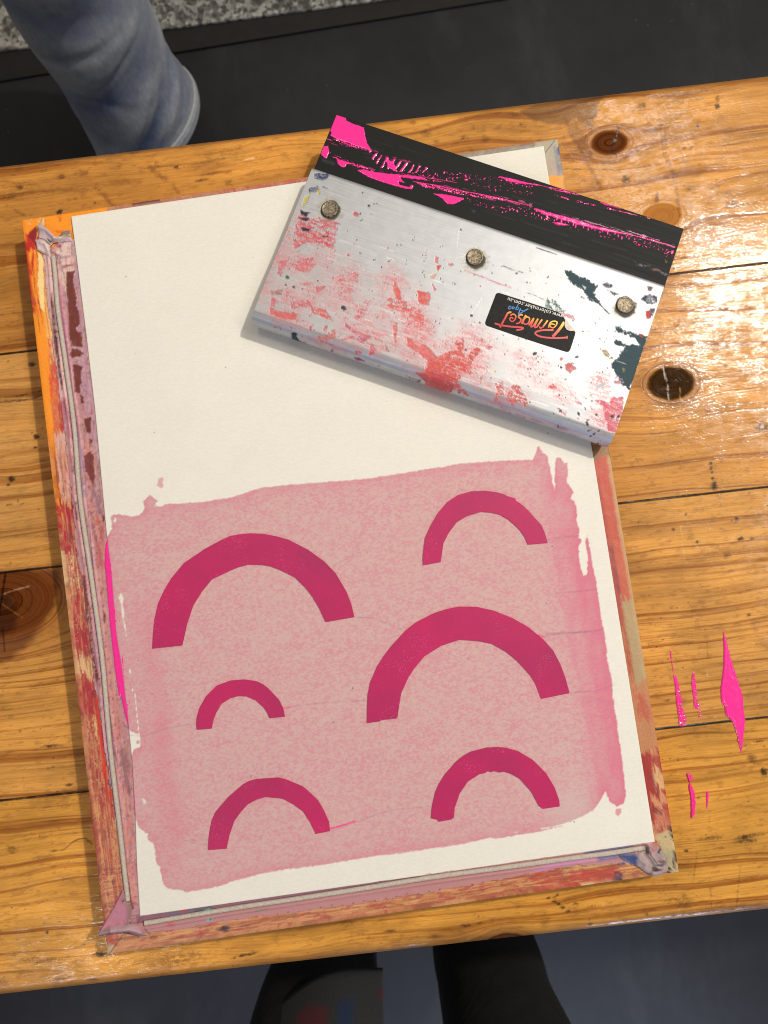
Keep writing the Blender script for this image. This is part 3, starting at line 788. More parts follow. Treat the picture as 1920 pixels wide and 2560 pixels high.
        for (ang_, zone) in ((1.407, sstep(1080, 1200, V) * sstep(2080, 2020, V) * sstep(-120, -40, U - (1395 + (V - 345) * .1656))), (1.455, sstep(1060, 1160, V) * sstep(2330, 2290, V) * sstep(90, 60, U - (52 + (V - 548) * .1165)))):
            al_ = U * math.cos(ang_) + V * math.sin(ang_); ac_ = -U * math.sin(ang_) + V * math.cos(ang_)
            for c_, lo, hi, aa, fa, fb, sd in [((168, 44, 52), .50, .64, .55, 120, 4, 101), ((150, 66, 46), .54, .66, .5, 60, 3, 105), ((216, 152, 104), .56, .68, .5, 80, 3, 108), ((96, 40, 52), .62, .70, .5, 30, 3, 109)]:
                m_ = (sstep(lo, hi, fbm(al_ / fa, ac_ / fb, sd, 4)) * aa * zone)[..., None]
                cv.C = cv.C * (1 - m_) + A(c_) * m_
        # blunt corner, lower left
        cv.poly([(255, 2310), (300, 2340), (290, 2362), (262, 2352)], A((176, 44, 52)), .8, dry=.35); cv.poly([(255, 2365), (285, 2362), (276, 2395), (262, 2395)], A((190, 160, 120)), .9); cv.line([(308, 2336), (268, 2392)], 2, A((60, 34, 24)), .9, amp=.4)
        # ---- top rail
        yt = lambda x, d: (x, 548 - (x - 52) * 0.151 + d)
        def tb(x0, x1, d0, d1, c, a=1, **k):
            xm = (x0 + x1) / 2
            cv.poly([yt(x0, d0), yt(xm, d0), yt(x1, d0), yt(x1, d1), yt(xm, d1), yt(x0, d1)], c, a, **k)
        tb(100, 270, -6, 80, A((252, 148, 30)), 1, amp=3); tb(268, 1180, -6, 60, A((198, 140, 100)), 1, amp=3); tb(268, 760, -4, 24, A((172, 96, 80)), .6, dry=.42); tb(330, 400, -3, 6, A((70, 36, 60)), .9); tb(540, 800, 2, 20, A((180, 66, 60)), .6, dry=.4)
        cv.blob(150, 545, 3, 12, A((200, 90, 20)), .7); cv.poly(zz(40, 520, .14467, [(640, 350), (760, 400), (830, 380), (820, 440), (700, 430)]), A((236, 96, 28)), .8)
        tb(1140, 1400, -6, 60, A((164, 146, 124)), 1, amp=4); tb(1300, 1392, -4, 4, A((150, 60, 84)), .7, dry=.4); cv.blob(1332, 362, 4, 4, A((50, 40, 56)), .9); tb(1150, 1330, 0, 30, A((120, 104, 92)), .5, dry=.42)
        # ---- right rail
        xr = lambda y, d: (1395 + (y - 345) * 0.1656 - d, y)
        def rb(y0, y1, d0, d1, c, a=1, **k):
            ym = (y0 + y1) / 2; k.setdefault("streak", 46 if y0 > 520 else 4); k["ang"] = 1.407; k.setdefault("seed", y0 % 50); k.setdefault("soft", 5 if y0 > 520 else 2)
            cv.poly([xr(y0, d0), xr(ym, d0), xr(y1, d0), xr(y1, d1), xr(ym, d1), xr(y0, d1)], c, a, **k)
        rb(348, 445, -6, 60, A((172, 158, 130)), 1, amp=3); rb(365, 440, 0, 16, A((110, 108, 120)), .8, dry=.34, ang=1.4); cv.poly(zz(1300, 330, .1085, [(840, 350), (900, 330), (920, 420), (910, 520), (870, 520)]), A((44, 60, 110)), .9); rb(400, 440, 14, 40, A((186, 140, 130)), .5, dry=.4)
        cv.line(zz(1300, 330, .1085, [(820, 180), (560, 500)]), 2, A((80, 66, 60)), .9, amp=.4)
        rb(440, 520, -6, 70, A((250, 152, 40)), 1, amp=2); rb(446, 478, 2, 8, A((150, 130, 70)), .8)
        rb(520, 1180, -6, 70, A((190, 120, 70)), 1); rb(1100, 1180, -6, 60, A((122, 92, 50)), .8, dry=.35, ang=1.45)
        rb(1150, 1560, 6, 60, A((190, 74, 52)), .95, amp=5, dry=.24, ang=1.45); rb(1150, 1800, -6, 10, A((186, 150, 98)), .9, amp=4); rb(1350, 1600, 10, 30, A((196, 100, 68)), .7, dry=.4, ang=1.45)
        rb(1180, 1560, 38, 44, A((130, 44, 40)), .6, dry=.3, ang=1.45); rb(1350, 1520, 32, 38, A((74, 44, 70)), .7, dry=.38, ang=1.45)
        rb(1500, 1720, 4, 34, A((176, 146, 100)), .95, amp=5); rb(1520, 1720, 32, 48, A((166, 74, 48)), .9, dry=.35, ang=1.45)
        rb(1700, 1880, -4, 56, A((186, 122, 78)), .95, amp=4); rb(1730, 1800, 4, 40, A((186, 74, 54)), .8, dry=.4, ang=1.45)
        rb(1876, 2070, -4, 60, A((158, 38, 34)), .95, amp=5); rb(1930, 1975, 0, 24, A((220, 176, 116)), .9, amp=4); rb(1985, 2010, 2, 40, A((216, 150, 100)), .8, amp=4); rb(2020, 2070, 4, 40, A((206, 128, 96)), .75, dry=.36, ang=1.45)
        rb(1860, 2080, 0, 30, A((200, 120, 86)), .5, dry=.55, ang=1.45)
        cv.line([xr(1985, 22), xr(1960, 26), xr(1940, 30)], 3, A((70, 60, 80)), .6, dry=.4)
        for k in range(8): cv.line([xr(2030 + k, 42 - k * 3), xr(2018 + k, 38 - k * 3)], 2.2, A((50, 30, 40)), .7)
        cv.poly(zz(1460, 2040, .1688, [(1050, 310), (1150, 245), (1260, 190), (1340, 180), (1460, 860), (1250, 900), (1150, 500)]), A((194, 166, 118)), 1, amp=2)
        cv.poly(zz(1460, 2040, .1688, [(1200, 480), (1300, 520), (1290, 760), (1240, 740)]), A((150, 150, 116)), .7, soft=5)
        BKc = A((26, 26, 32))
        for (x, y, rx, ry) in [(1280, 205, 5.5, 9), (1210, 310, 2.2, 2.6), (1115, 385, 1.2, 1.2), (1320, 300, 3.5, 7), (1330, 360, 2, 3), (1345, 650, 6.5, 20), (1260, 810, 6, 9), (1210, 640, 2.4, 3.6), (1340, 150, 2.5, 7), (1385, 550, 1.4, 5), (1420, 770, 4, 8)]:
            cv.blob(1460 + .1688 * x, 2040 + .1688 * y, rx, ry, BKc, .95, 0.05, .3, .3, seed=x)
    # ------------------------- fabric and emulsion (also reaches over the rails)
    else:
        g = fbm(U / 14, V / 40, 71, 4)
        cv.C[...] = A((186, 130, 130)) * (0.86 + 0.28 * g[..., None])
        ca_, sa_ = math.cos(1.455), math.sin(1.455)
        def over(c, lo, hi, a_, fa, fb, sd):
            al_ = np.where(V > 2230, U, U * ca_ + V * sa_); ac_ = np.where(V > 2230, V + .147 * U, -U * sa_ + V * ca_)
            m = sstep(lo, hi, .6 * fbm(al_ / fa, ac_ / fb, sd, 4) + .4 * fbm(U / 5, V / 5, sd + 3, 3))[..., None] * a_
            cv.C = cv.C * (1 - m) + A(c) * m
        # left flap outside the cord: mauve, pale at top
        cv.poly([(90, 560), (135, 640), (160, 800), (175, 900), (190, 1010), (150, 1010), (120, 800), (90, 640)], A((214, 172, 166)), .95, 8, 4)
        cv.poly([(148, 1000), (190, 1000), (206, 1110), (180, 1110)], A((184, 104, 118)), .9, 8, 4)
        cv.poly([(175, 1100), (210, 1100), (240, 1400), (250, 1500), (215, 1420)], A((206, 150, 146)), .9, 8, 4)
        cv.poly([(215, 1500), (262, 1500), (285, 1850), (262, 1860), (235, 1640)], A((180, 126, 136)), .9, 8, 4)
        cv.poly([(245, 1850), (295, 1850), (325, 2240), (280, 2150)], A((190, 140, 160)), .95, 8, 4)
        cv.line([(118, 720), (128, 820), (138, 900), (150, 1000), (160, 1060)], 2, A((150, 60, 90)), .7); cv.line([(112, 700), (122, 830), (134, 920)], 1.6, A((226, 190, 200)), .8)
        # dark slit beside the cord
        cv.poly(zz(40, 520, .14467, [(635, 1460), (610, 1640), (640, 2000), (660, 2212), (740, 2212), (680, 1800)]), MAR * .6, .95, amp=1)
        cv.poly(zz(60, 840, .14467, [(525, -100), (520, 100), (570, 430), (610, 700), (660, 950), (680, 900), (680, 800), (640, 550), (620, 250), (600, -100)]), A((96, 48, 56)), .95, amp=1)
        cv.blob(141, 838, 4, 12, BKd, .95, -.1)
        cv.poly([(180, 1140), (186, 1144), (188, 1188), (183, 1180)], A((104, 50, 52)), .9, amp=1); cv.poly([(189, 1252), (196, 1258), (200, 1305), (193, 1300), (190, 1280)], A((112, 52, 56)), .95, amp=1.5)
        cv.poly(zz(0, 1300, .3164, [(650, 430), (680, 440), (690, 560), (730, 720), (735, 1000), (760, 1150), (800, 1250), (805, 1360), (770, 1300), (720, 1100), (690, 850), (670, 650)]), A((116, 46, 44)), .95, amp=2.5, fs=6)
        cv.poly([(186, 1395), (193, 1400), (205, 1430), (204, 1440), (196, 1420)], A((150, 40, 50)), .9, amp=2)
        cv.line([(214, 1510), (224, 1600), (236, 1700), (240, 1760)], 2.4, A((120, 44, 52)), .8, dry=.35, ang=1.4)
        cv.poly(zz(100, 1740, .38577, [(440, 540), (455, 530), (470, 640), (490, 770), (470, 770), (445, 690)]), A((40, 18, 44)), .95, amp=1); 
        cv.line([(246, 1700), (256, 1800), (270, 1880), (272, 1935)], 3, A((200, 154, 176)), .8); cv.line([(258, 1920), (292, 2085), (303, 2170), (310, 2226)], 2, A((130, 60, 110)), .8)
        # strip between cord and paper: pink, violet, tan, with red brown emulsion patches
        cv.poly([(150, 600), (185, 600), (250, 1000), (270, 1180), (250, 1180), (205, 1000), (170, 780)], A((184, 136, 146)), .95, 6, 4)
        cv.poly([(142, 610), (182, 600), (188, 690), (150, 690)], A((228, 196, 178)), .9, 6, 5); cv.poly([(146, 690), (170, 690), (170, 740), (160, 720)], A((220, 186, 160)), .9, 4, 4)
        cv.line([(152, 708), (160, 800), (172, 900), (184, 1000)], 7, A((184, 96, 134)), .9, soft=2); cv.line([(150, 660), (156, 720)], 4, A((170, 110, 130)), .7)
        cv.line([(146, 640), (150, 660)], 5, A((70, 40, 50)), .9); cv.line([(160, 668), (186, 662)], 6, A((110, 60, 76)), .8); cv.line([(138, 612), (150, 616)], 10, A((150, 30, 74)), .9); cv.line([(150, 645), (175, 642)], 7, A((180, 140, 150)), .8)
        E1 = [zz(40, 520, .14467, [(880, 1120), (1015, 1095), (985, 1260), (1010, 1360), (1050, 1560), (1040, 1700), (1080, 1760), (1110, 2000), (1040, 2080), (1110, 2250), (940, 2300), (920, 1900), (900, 1550), (880, 1350)]),
              zz(60, 840, .14467, [(800, -60), (1000, -60), (1020, 190), (970, 190), (830, 180), (820, 60)]), zz(60, 840, .14467, [(840, 220), (930, 230), (1050, 310), (960, 360), (820, 380), (810, 320)]),
              zz(60, 840, .14467, [(850, 510), (930, 500), (1015, 540), (980, 700), (1000, 800), (960, 880), (975, 1000), (890, 970), (870, 700)]), zz(60, 840, .14467, [(970, 1020), (1025, 1040), (1045, 1160), (1000, 1180)]),
              zz(60, 840, .14467, [(1045, 1420), (1100, 1430), (1160, 1410), (1160, 1600), (1170, 1700), (1090, 1660), (1060, 1520)]), zz(60, 840, .14467, [(1130, 1780), (1210, 1790), (1160, 1860)]),
              zz(60, 840, .14467, [(1040, 2080), (1160, 1980), (1210, 2080), (1220, 2300), (1240, 2450), (1210, 2600), (1130, 2450), (1060, 2300)]), zz(100, 1100, .2893, [(540, 650), (560, 645), (560, 700), (545, 700)]), zz(100, 1100, .2893, [(545, 1470), (575, 1520), (560, 1580)])]
        for k, p in enumerate(E1):
            cv.poly(p, A((114, 44, 36)), .95, amp=3.2, fs=6, seed=k)
        cv.poly([(226, 1090), (255, 1190), (268, 1330), (262, 1460), (275, 1600), (300, 1780), (330, 1980), (345, 2260), (318, 2260), (300, 2040), (270, 1700), (232, 1320), (205, 1110)], A((206, 128, 112)), .8, 5, 5, 20, 9, dry=.36, ang=1.4, dfs=9)
        cv.poly([(232, 1240), (258, 1300), (262, 1420), (244, 1420)], A((178, 70, 70)), .7, 8, 6); cv.poly([(250, 1150), (262, 1300), (238, 1280), (228, 1220)], A((146, 108, 116)), .8, 6, 5)
        cv.line([(198, 1080), (214, 1200), (226, 1330), (240, 1470), (252, 1600), (268, 1740), (296, 1920)], 4, A((110, 66, 104)), .85, dry=.36, ang=1.4); cv.line([(176, 980), (192, 1060), (204, 1140), (212, 1240)], 10, A((150, 120, 146)), .6, soft=3)
        cv.poly([(300, 1880), (318, 1860), (330, 1980), (322, 1985), (308, 1950)], A((140, 96, 98)), .85, 5, 4)
        cv.line([(308, 2150), (325, 2230), (333, 2270)], 6, A((110, 50, 48)), .9); cv.blob(336, 2230, 6, 14, A((196, 96, 92)), .6)
        over((214, 166, 150), .52, .62, .5, 40, 5, 81); over((122, 76, 84), .54, .66, .55, 34, 4, 84); over((196, 92, 92), .58, .68, .5, 40, 6, 87); over((206, 150, 110), .58, .68, .45, 30, 5, 90)
        for k, p in enumerate(E1):
            cv.poly(p, A((110, 42, 34)), .9, amp=3.4, fs=5, seed=k, dry=.22)
        for k in range(26):
            y = 1120 + k * 33; cv.blob(208 + (y - 1080) * .108 + (k * 7 % 5), y, 2.4, 4, A((120, 60, 90)), .6, seed=k)
        # bottom strip
        cv.poly([(330, 2300), (700, 2240), (1100, 2180), (1560, 2110), (1580, 2150), (1100, 2225), (700, 2290), (350, 2345)], A((186, 128, 122)), .95, 5, 4)
        cv.poly([(340, 2290), (700, 2233), (1050, 2180), (1050, 2192), (700, 2250), (345, 2308)], A((132, 86, 98)), .9, 3, 2)
        cv.poly(zz(240, 2080, .2893, [(520, 880), (850, 820), (1090, 770), (1090, 800), (900, 850), (600, 880)]), A((196, 70, 74)), .8, 5, 5); cv.line(zz(240, 2080, .2893, [(550, 862), (700, 848), (860, 828)]), 4, A((150, 30, 54)), .9)
        cv.poly(zz(240, 2080, .2893, [(600, 690), (760, 670), (840, 650), (820, 700), (640, 720)]), A((110, 96, 116)), .8, 4, 4); cv.blob(458, 2276, 7, 4, A((190, 60, 50)), .9); cv.poly(zz(240, 2080, .2893, [(850, 665), (1010, 640), (1040, 660), (900, 700), (840, 700)]), A((60, 88, 92)), .8, 3, 3); cv.blob(522, 2277, 11, 6, A((112, 206, 172)), .95); cv.blob(524, 2298, 8, 5, A((120, 180, 160)), .8); cv.blob(527, 2297, 2, 3, A((40, 60, 50)), .9)
        cv.line([(640, 2276), (670, 2270)], 4, A((90, 130, 110)), .6); cv.blob(428, 2310, 10, 6, A((200, 80, 84)), .7); cv.blob(540, 2310, 22, 6, A((196, 70, 80)), .7)
        for k in range(30):
            x = 640 + k * 27; cv.blob(x, 2296 - (x - 640) * .150 + (k * 5 % 7) - 6, 2.5, 1.8, A((60, 36, 40)), .6, seed=k)
        cv.poly(zz(1240, 1740, .41, [(150, 1100), (300, 1030), (560, 970), (700, 950), (700, 985), (400, 1030), (250, 1080)]), A((196, 130, 158)), .95, 4, 3)
        cv.poly([(1440, 2120), (1560, 2104), (1600, 2120), (1560, 2140), (1500, 2150)], A((96, 98, 130)), .85, 6, 5); cv.line([(1516, 2131), (1545, 2133)], 3, A((40, 20, 44)), .9)


BKd = alb((30, 16, 20))


def rail_grid(A0, A1, B0, B1, n_al, n_ac):
    """outer edge A0-A1, inner edge B0-B1 (world xy), rounded section down to the table"""
    r = 0.0022
    prof = [(0.0, TABLE_Z + 0.0004)] + [(r * 0.3 * (1 - math.cos(a)), FT - r + r * math.sin(a)) for a in np.linspace(0, math.pi / 2, 6)]
    w = 0.028
    inner = np.linspace(r, w - 0.001, n_ac)
    prof += [(q, FT) for q in inner[1:]] + [(w, FT - 0.001), (w, TABLE_Z + 0.0004)]
    t = np.linspace(0, 1, n_al)
    pr = np.array(prof)
    s = (pr[:, 0] / w)[:, None]
    A = np.array(A0)[None] + (np.array(A1) - np.array(A0))[None] * t[:, None]
    B = np.array(B0)[None] + (np.array(B1) - np.array(B0))[None] * t[:, None]
    X = A[None, :, 0] * (1 - s) + B[None, :, 0] * s
    Y = A[None, :, 1] * (1 - s) + B[None, :, 1] * s
    Z = np.repeat(pr[:, 1][:, None], n_al, 1)
    return X, Y, Z


screen = empty("printing_screen", (0, 0, TABLE_Z))
tag(screen, "ink stained wooden silk screen frame lying on the table under the paper", "screen frame")


def build_screen():
    oc = [np.array(P(x, y, FT)) for x, y in RC]
    cen = sum(oc) / 4
    def inset(i, w):
        p = oc[i]; a = oc[i - 1] - p; b = oc[(i + 1) % 4] - p
        a = a / np.linalg.norm(a); b = b / np.linalg.norm(b)
        return p + (a + b) * w
    ic = [inset(i, 0.028) for i in range(4)]
    # blunt lower left and upper left corners: pull the corner a little
    for i, d in ((0, .0004), (3, .0008)):
        v = cen - oc[i]; oc[i] = oc[i] + v / np.linalg.norm(v) * d
    for a, b in ((0, 1), (1, 2), (2, 3), (3, 0)):
        long = (a, b) in ((1, 2), (3, 0))
        X, Y, Z = rail_grid(oc[a], oc[b], ic[a], ic[b], 860 if long else 620, 44)
        Z = Z + (Z > FT - 0.0004) * (fbm(X * 90, Y * 90, 4, 3) - 0.5) * 0.0005
        cv = Canvas(X, Y, np.full(X.shape, FT))
        paint_frame(cv, True)
        # end faces closed by the mitre of the neighbour
        o = mesh_from("rail", np.stack([X, Y, Z], -1).reshape(-1, 3), grid_faces(*X.shape)[:, ::-1].copy(), M_rail, None, True, None, cv.C.reshape(-1, 3))
        under(screen, o)
    # ---- stretched mesh cloth: ring around the paper, lies over the rails up to a ragged edge
    outer = [(118, 632), (140, 607), (180, 597), (300, 582), (1300, 420), (1340, 400), (1352, 500), (1590, 2040), (1640, 2116), (1600, 2165), (1540, 2160),
             (1424, 2166), (1299, 2189), (1198, 2210), (986, 2245), (720, 2284), (600, 2299), (555, 2306), (486, 2318), (400, 2330), (340, 2332), (306, 2325), (312, 2230), (303, 2140), (287, 2040),
             (275, 1960), (262, 1860), (246, 1760), (232, 1690), (226, 1620), (215, 1540), (208, 1470), (196, 1420), (190, 1370), (184, 1290), (174, 1200), (164, 1100), (152, 1000),
             (140, 920), (128, 830), (120, 760), (112, 690), (108, 620)]
    x0, y0 = P(90, 400, FT); x1, y1 = P(1700, 2400, FT)
    xs = np.arange(-0.185, 0.185, 0.0006); ys = np.arange(-0.245, 0.245, 0.0006)
    X, Y = np.meshgrid(xs, ys)
    cv = Canvas(X, Y, np.full(X.shape, FT))
    U, V = cv.U, cv.V
    d = sdf(U, V, outer) + (fbm(U / 18, V / 18, 5, 3) - .5) * 8
    paper = sdf(U, V, PAPER_PX)
    paint_frame(cv, False)
    z = FT + 0.0004 + 0.0004 * fbm(X * 160, Y * 160, 8, 3)
    # drop of the cloth into the cord groove
    for c in (CORD_L, CORD_B):
        dd = seg_dist(U, V, c, False)
        z = z - 0.0007 * sstep(12, 4, dd)
        z = z + 0.0007 * sstep(18, 11, dd) * sstep(4, 11, dd)
    vk = (d < 0) & (paper > -45)
    fk = vk[:-1, :-1] & vk[1:, :-1] & vk[:-1, 1:] & vk[1:, 1:]
    Vv = np.stack([X, Y, z], -1).reshape(-1, 3)
    f = grid_faces(*X.shape, keep=fk)
    Vv, f, C = compact(Vv, f, cv.C.reshape(-1, 3))
    o = mesh_from("mesh_cloth", Vv, f, M_fabric, None, True, None, C); under(screen, o)
    # cords pressed into the groove
    M_cord = simple("cotton_cord", (0.50, 0.43, 0.36), 0.75, 900, 0.18, 0.6, 0.0004)
    for pts in (CORD_L, CORD_B):
        o = tube("cord", [tuple(P(x, y, FT + .0008)) + (FT + 0.0008,) for x, y in smooth_pts(pts, 6)], 0.00138, M_cord); under(screen, o)
    # crumpled cloth at the corners
    def fold(polys, h, seed, paint, ridges):
        allp = np.array([p for q in polys for p in q])
        ax, ay = P(allp[:, 0].min() - 4, allp[:, 1].min() - 4, FT); bx, by = P(allp[:, 0].max() + 4, allp[:, 1].max() + 4, FT)
        X, Y = np.meshgrid(np.arange(min(ax, bx), max(ax, bx), .0003), np.arange(min(ay, by), max(ay, by), .0003))
        cv = Canvas(X, Y, np.full(X.shape, FT)); U, V = cv.U, cv.V
        d = np.minimum.reduce([sdf(U, V, q) for q in polys]) + (fbm(U / 9, V / 9, seed, 3) - .5) * 3
        z = FT + 0.0010 + h * (0.25 + 0.75 * fbm(U / 22, V / 22, seed, 3)) * sstep(0, -6, d)
        for (pts, rh, rw) in ridges:
            z = z + rh * np.exp(-(seg_dist(U, V, pts, False) / rw) ** 2)
        paint(cv)
        vk = d < 0
        fk = vk[:-1, :-1] & vk[1:, :-1] & vk[:-1, 1:] & vk[1:, 1:]
        Vv = np.stack([X, Y, z], -1).reshape(-1, 3)
        f = grid_faces(*X.shape, keep=fk)
        Vv, f, C = compact(Vv, f, cv.C.reshape(-1, 3))
        o = mesh_from("cloth_fold", Vv, f, M_fabric, None, True, None, C); under(screen, o)
    z1 = lambda p: zz(40, 520, .14467, p)
    def p_tl(cv):
        cv.C[...] = alb((204, 172, 164)); A = alb
        cv.poly(z1([(400, 330), (520, 345), (650, 460), (730, 560), (600, 600), (420, 500)]), A((196, 168, 166)), .9, 4)
        cv.poly(z1([(390, 450), (410, 450), (430, 600), (380, 650)]), A((150, 30, 54)), .95); cv.blob(*z1([(440, 630)])[0], 4, 4, A((160, 34, 66)), .95); cv.blob(*z1([(525, 670)])[0], 3, 3.5, A((160, 34, 66)), .95)
        cv.poly(z1([(360, 560), (600, 660), (610, 820), (380, 740)]), A((230, 208, 196)), .6, 5)
        cv.line(z1([(420, 540), (520, 570), (600, 650), (620, 660)]), 3, A((96, 74, 70)), .9); cv.poly(z1([(540, 530), (640, 600), (610, 630)]), A((70, 52, 40)), .95, 2); cv.line(z1([(380, 740), (480, 820), (530, 830)]), 2.4, A((70, 40, 40)), .9)
        cv.poly(z1([(470, 180), (500, 180), (520, 330), (410, 330), (420, 280)]), A((210, 172, 120)), .9, 2)
        cv.poly(z1([(690, 450), (960, 390), (960, 520), (740, 540)]), A((134, 108, 76)), .9, 3); cv.line(z1([(700, 560), (770, 510), (800, 550), (860, 500), (960, 495)]), 1.8, A((240, 226, 200)), .9, amp=.5)
    fold([z1([(400, 330), (410, 280), (470, 180), (500, 180), (520, 340), (640, 450), (720, 530), (830, 400), (990, 385), (990, 590), (650, 620), (615, 690), (625, 800), (600, 880), (530, 830), (370, 740), (355, 640), (400, 430)])], .0012, 3, p_tl,
         [(z1([(420, 360), (560, 400), (700, 540)]), .0022, 7), (z1([(370, 600), (520, 640), (600, 760)]), .0016, 7), (z1([(690, 580), (800, 550), (960, 500)]), .0012, 4)])
    z8 = lambda p: zz(240, 2080, .2893, p)
    def p_bl(cv):
        A = alb
        cv.C[...] = A((180, 120, 122))
        cv.poly(z8([(245, 490), (70, 820), (290, 780), (290, 600)]), A((186, 116, 128)), .9, 6, 4); cv.line(z8([(240, 490), (160, 640), (60, 820)]), 4, A((150, 50, 80)), .8)
        cv.line(z8([(250, 580), (300, 600), (295, 780)]), 14, A((126, 100, 92)), .7, soft=6)
        cv.poly(z8([(20, 870), (60, 825), (150, 800), (150, 870)]), A((150, 120, 122)), .95, 3); cv.poly(z8([(150, 800), (300, 780), (380, 795), (460, 890), (390, 890), (330, 850), (240, 850), (150, 870)]), A((182, 146, 146)), .95, 3)
        cv.poly(z8([(245, 850), (300, 845), (380, 890), (300, 880)]), A((110, 54, 40)), .95, 2); cv.line(z8([(20, 878), (100, 880), (240, 872)]), 2.5, A((84, 50, 66)), .9)
        cv.line(z8([(140, 820), (155, 870)]), 3, A((120, 86, 80)), .8); cv.line(z8([(300, 770), (420, 775)]), 3, A((70, 44, 50)), .9)
        cv.blob(*z8([(245, 585)])[0], 2, 2, A((60, 30, 50)), .9)
    fold([z8([(250, 470), (150, 660), (40, 830), (20, 850), (22, 880), (150, 876), (240, 868), (300, 880), (380, 895), (465, 890), (420, 800), (400, 775), (310, 775), (310, 600), (262, 590)])], .0014, 5, p_bl,
         [(z8([(40, 855), (150, 830), (300, 810), (400, 840)]), .0030, 9), (z8([(240, 500), (60, 810)]), .0012, 5)])
    zr = lambda p: zz(1460, 2040, .1688, p)
    def p_br(cv):
        A = alb
        cv.C[...] = A((168, 142, 134)); cv.C *= (0.85 + .3 * fbm(cv.U / 12, cv.V / 12, 4, 3))[..., None]
        cv.poly(zr([(480, 590), (560, 530), (780, 550), (770, 720), (620, 660)]), A((42, 62, 116)), .95, 7, 4); cv.poly(zr([(500, 690), (640, 670), (700, 700), (620, 740), (540, 720)]), A((30, 62, 84)), .9, 3, 4)
        cv.poly(zr([(880, 440), (960, 430), (970, 540), (900, 540)]), A((50, 22, 26)), .95, 4, 3); cv.poly(zr([(960, 440), (1080, 425), (1090, 470), (980, 540)]), A((176, 104, 116)), .8, 4)
        cv.poly(zr([(1090, 470), (1150, 450), (1160, 480), (1110, 500), (1100, 540), (1060, 520)]), A((40, 32, 34)), .95, 3, 2); cv.poly(zr([(990, 740), (1030, 730), (1120, 770), (1050, 795), (985, 795)]), A((44, 36, 36)), .95, 3, 2)
        cv.poly(zr([(1070, 630), (1170, 620), (1200, 660), (1120, 700)]), A((96, 78, 76)), .8, 5, 3); cv.line(zr([(950, 540), (1020, 630), (1070, 700), (1140, 690)]), 3, A((80, 60, 66)), .9)
    fold([zr([(480, 590), (560, 530), (780, 545), (880, 500), (900, 440), (1090, 425), (1200, 560), (1240, 680), (1240, 800), (1130, 870), (1030, 885), (940, 840), (720, 705), (620, 680), (540, 730), (500, 700), (600, 660)])], .0014, 8, p_br,
         [(zr([(940, 540), (1040, 680), (1160, 680)]), .002, 6), (zr([(1000, 820), (1150, 780)]), .0018, 6), (zr([(760, 560), (900, 700)]), .0014, 8)])


def smooth_pts(pts, k):
    pts = np.array(pts, float)
    out = []
    n = len(pts)
    for i in range(n - 1):
        p0 = pts[max(i - 1, 0)]; p1 = pts[i]; p2 = pts[i + 1]; p3 = pts[min(i + 2, n - 1)]
        for j in range(k):
            t = j / k
            out.append(0.5 * ((2 * p1) + (-p0 + p2) * t + (2 * p0 - 5 * p1 + 4 * p2 - p3) * t * t + (-p0 + 3 * p1 - 3 * p2 + p3) * t ** 3))
    out.append(pts[-1])
    return [tuple(q) for q in out]


def tube(name, pts, r, mat, n=12, parent=None, rad=None):
    pts = [Vector(p) for p in pts]
    vs = []; fs = []
    for i, p in enumerate(pts):
        d = (pts[min(i + 1, len(pts) - 1)] - pts[max(i - 1, 0)]).normalized()
        a = d.cross(Vector((0, 0, 1)))
        if a.length < 1e-4: a = Vector((1, 0, 0))
        a.normalize(); b = a.cross(d)
        rr = rad[i] if rad else r
        for k in range(n):
            t = 2 * math.pi * k / n
            vs.append(p + (a * math.cos(t) + b * math.sin(t)) * rr)
    for i in range(len(pts) - 1):
        for k in range(n):
            fs.append((i * n + k, i * n + (k + 1) % n, (i + 1) * n + (k + 1) % n, (i + 1) * n + k))
    fs.append(tuple(range(n))); fs.append(tuple(range(len(pts) * n - 1, len(pts) * n - n - 1, -1)))
    return mesh_from(name, vs, fs, mat, parent)


CORD_L = [(133, 640), (138, 690), (144, 766), (156, 850), (167, 927), (186, 1071), (200, 1245), (227, 1433), (256, 1650), (274, 1856), (297, 2049), (312, 2184), (320, 2251)]
CORD_B = [(362, 2308), (480, 2288), (600, 2268), (720, 2250), (900, 2222), (1082, 2193), (1250, 2170), (1400, 2149), (1520, 2133), (1612, 2119)]
PAPER_PX = [(178, 541), (500, 495), (800, 450), (1100, 404), (1359, 365), (1378, 470), (1425, 790), (1475, 1100), (1527, 1420), (1580, 1750), (1637, 2105), (1300, 2157), (1000, 2202), (650, 2250), (350, 2290),
            (342, 2160), (338, 2030), (330, 1900), (318, 1780), (306, 1680), (290, 1580), (278, 1430), (266, 1330), (252, 1180), (238, 1030), (216, 840), (196, 680)]
build_screen()

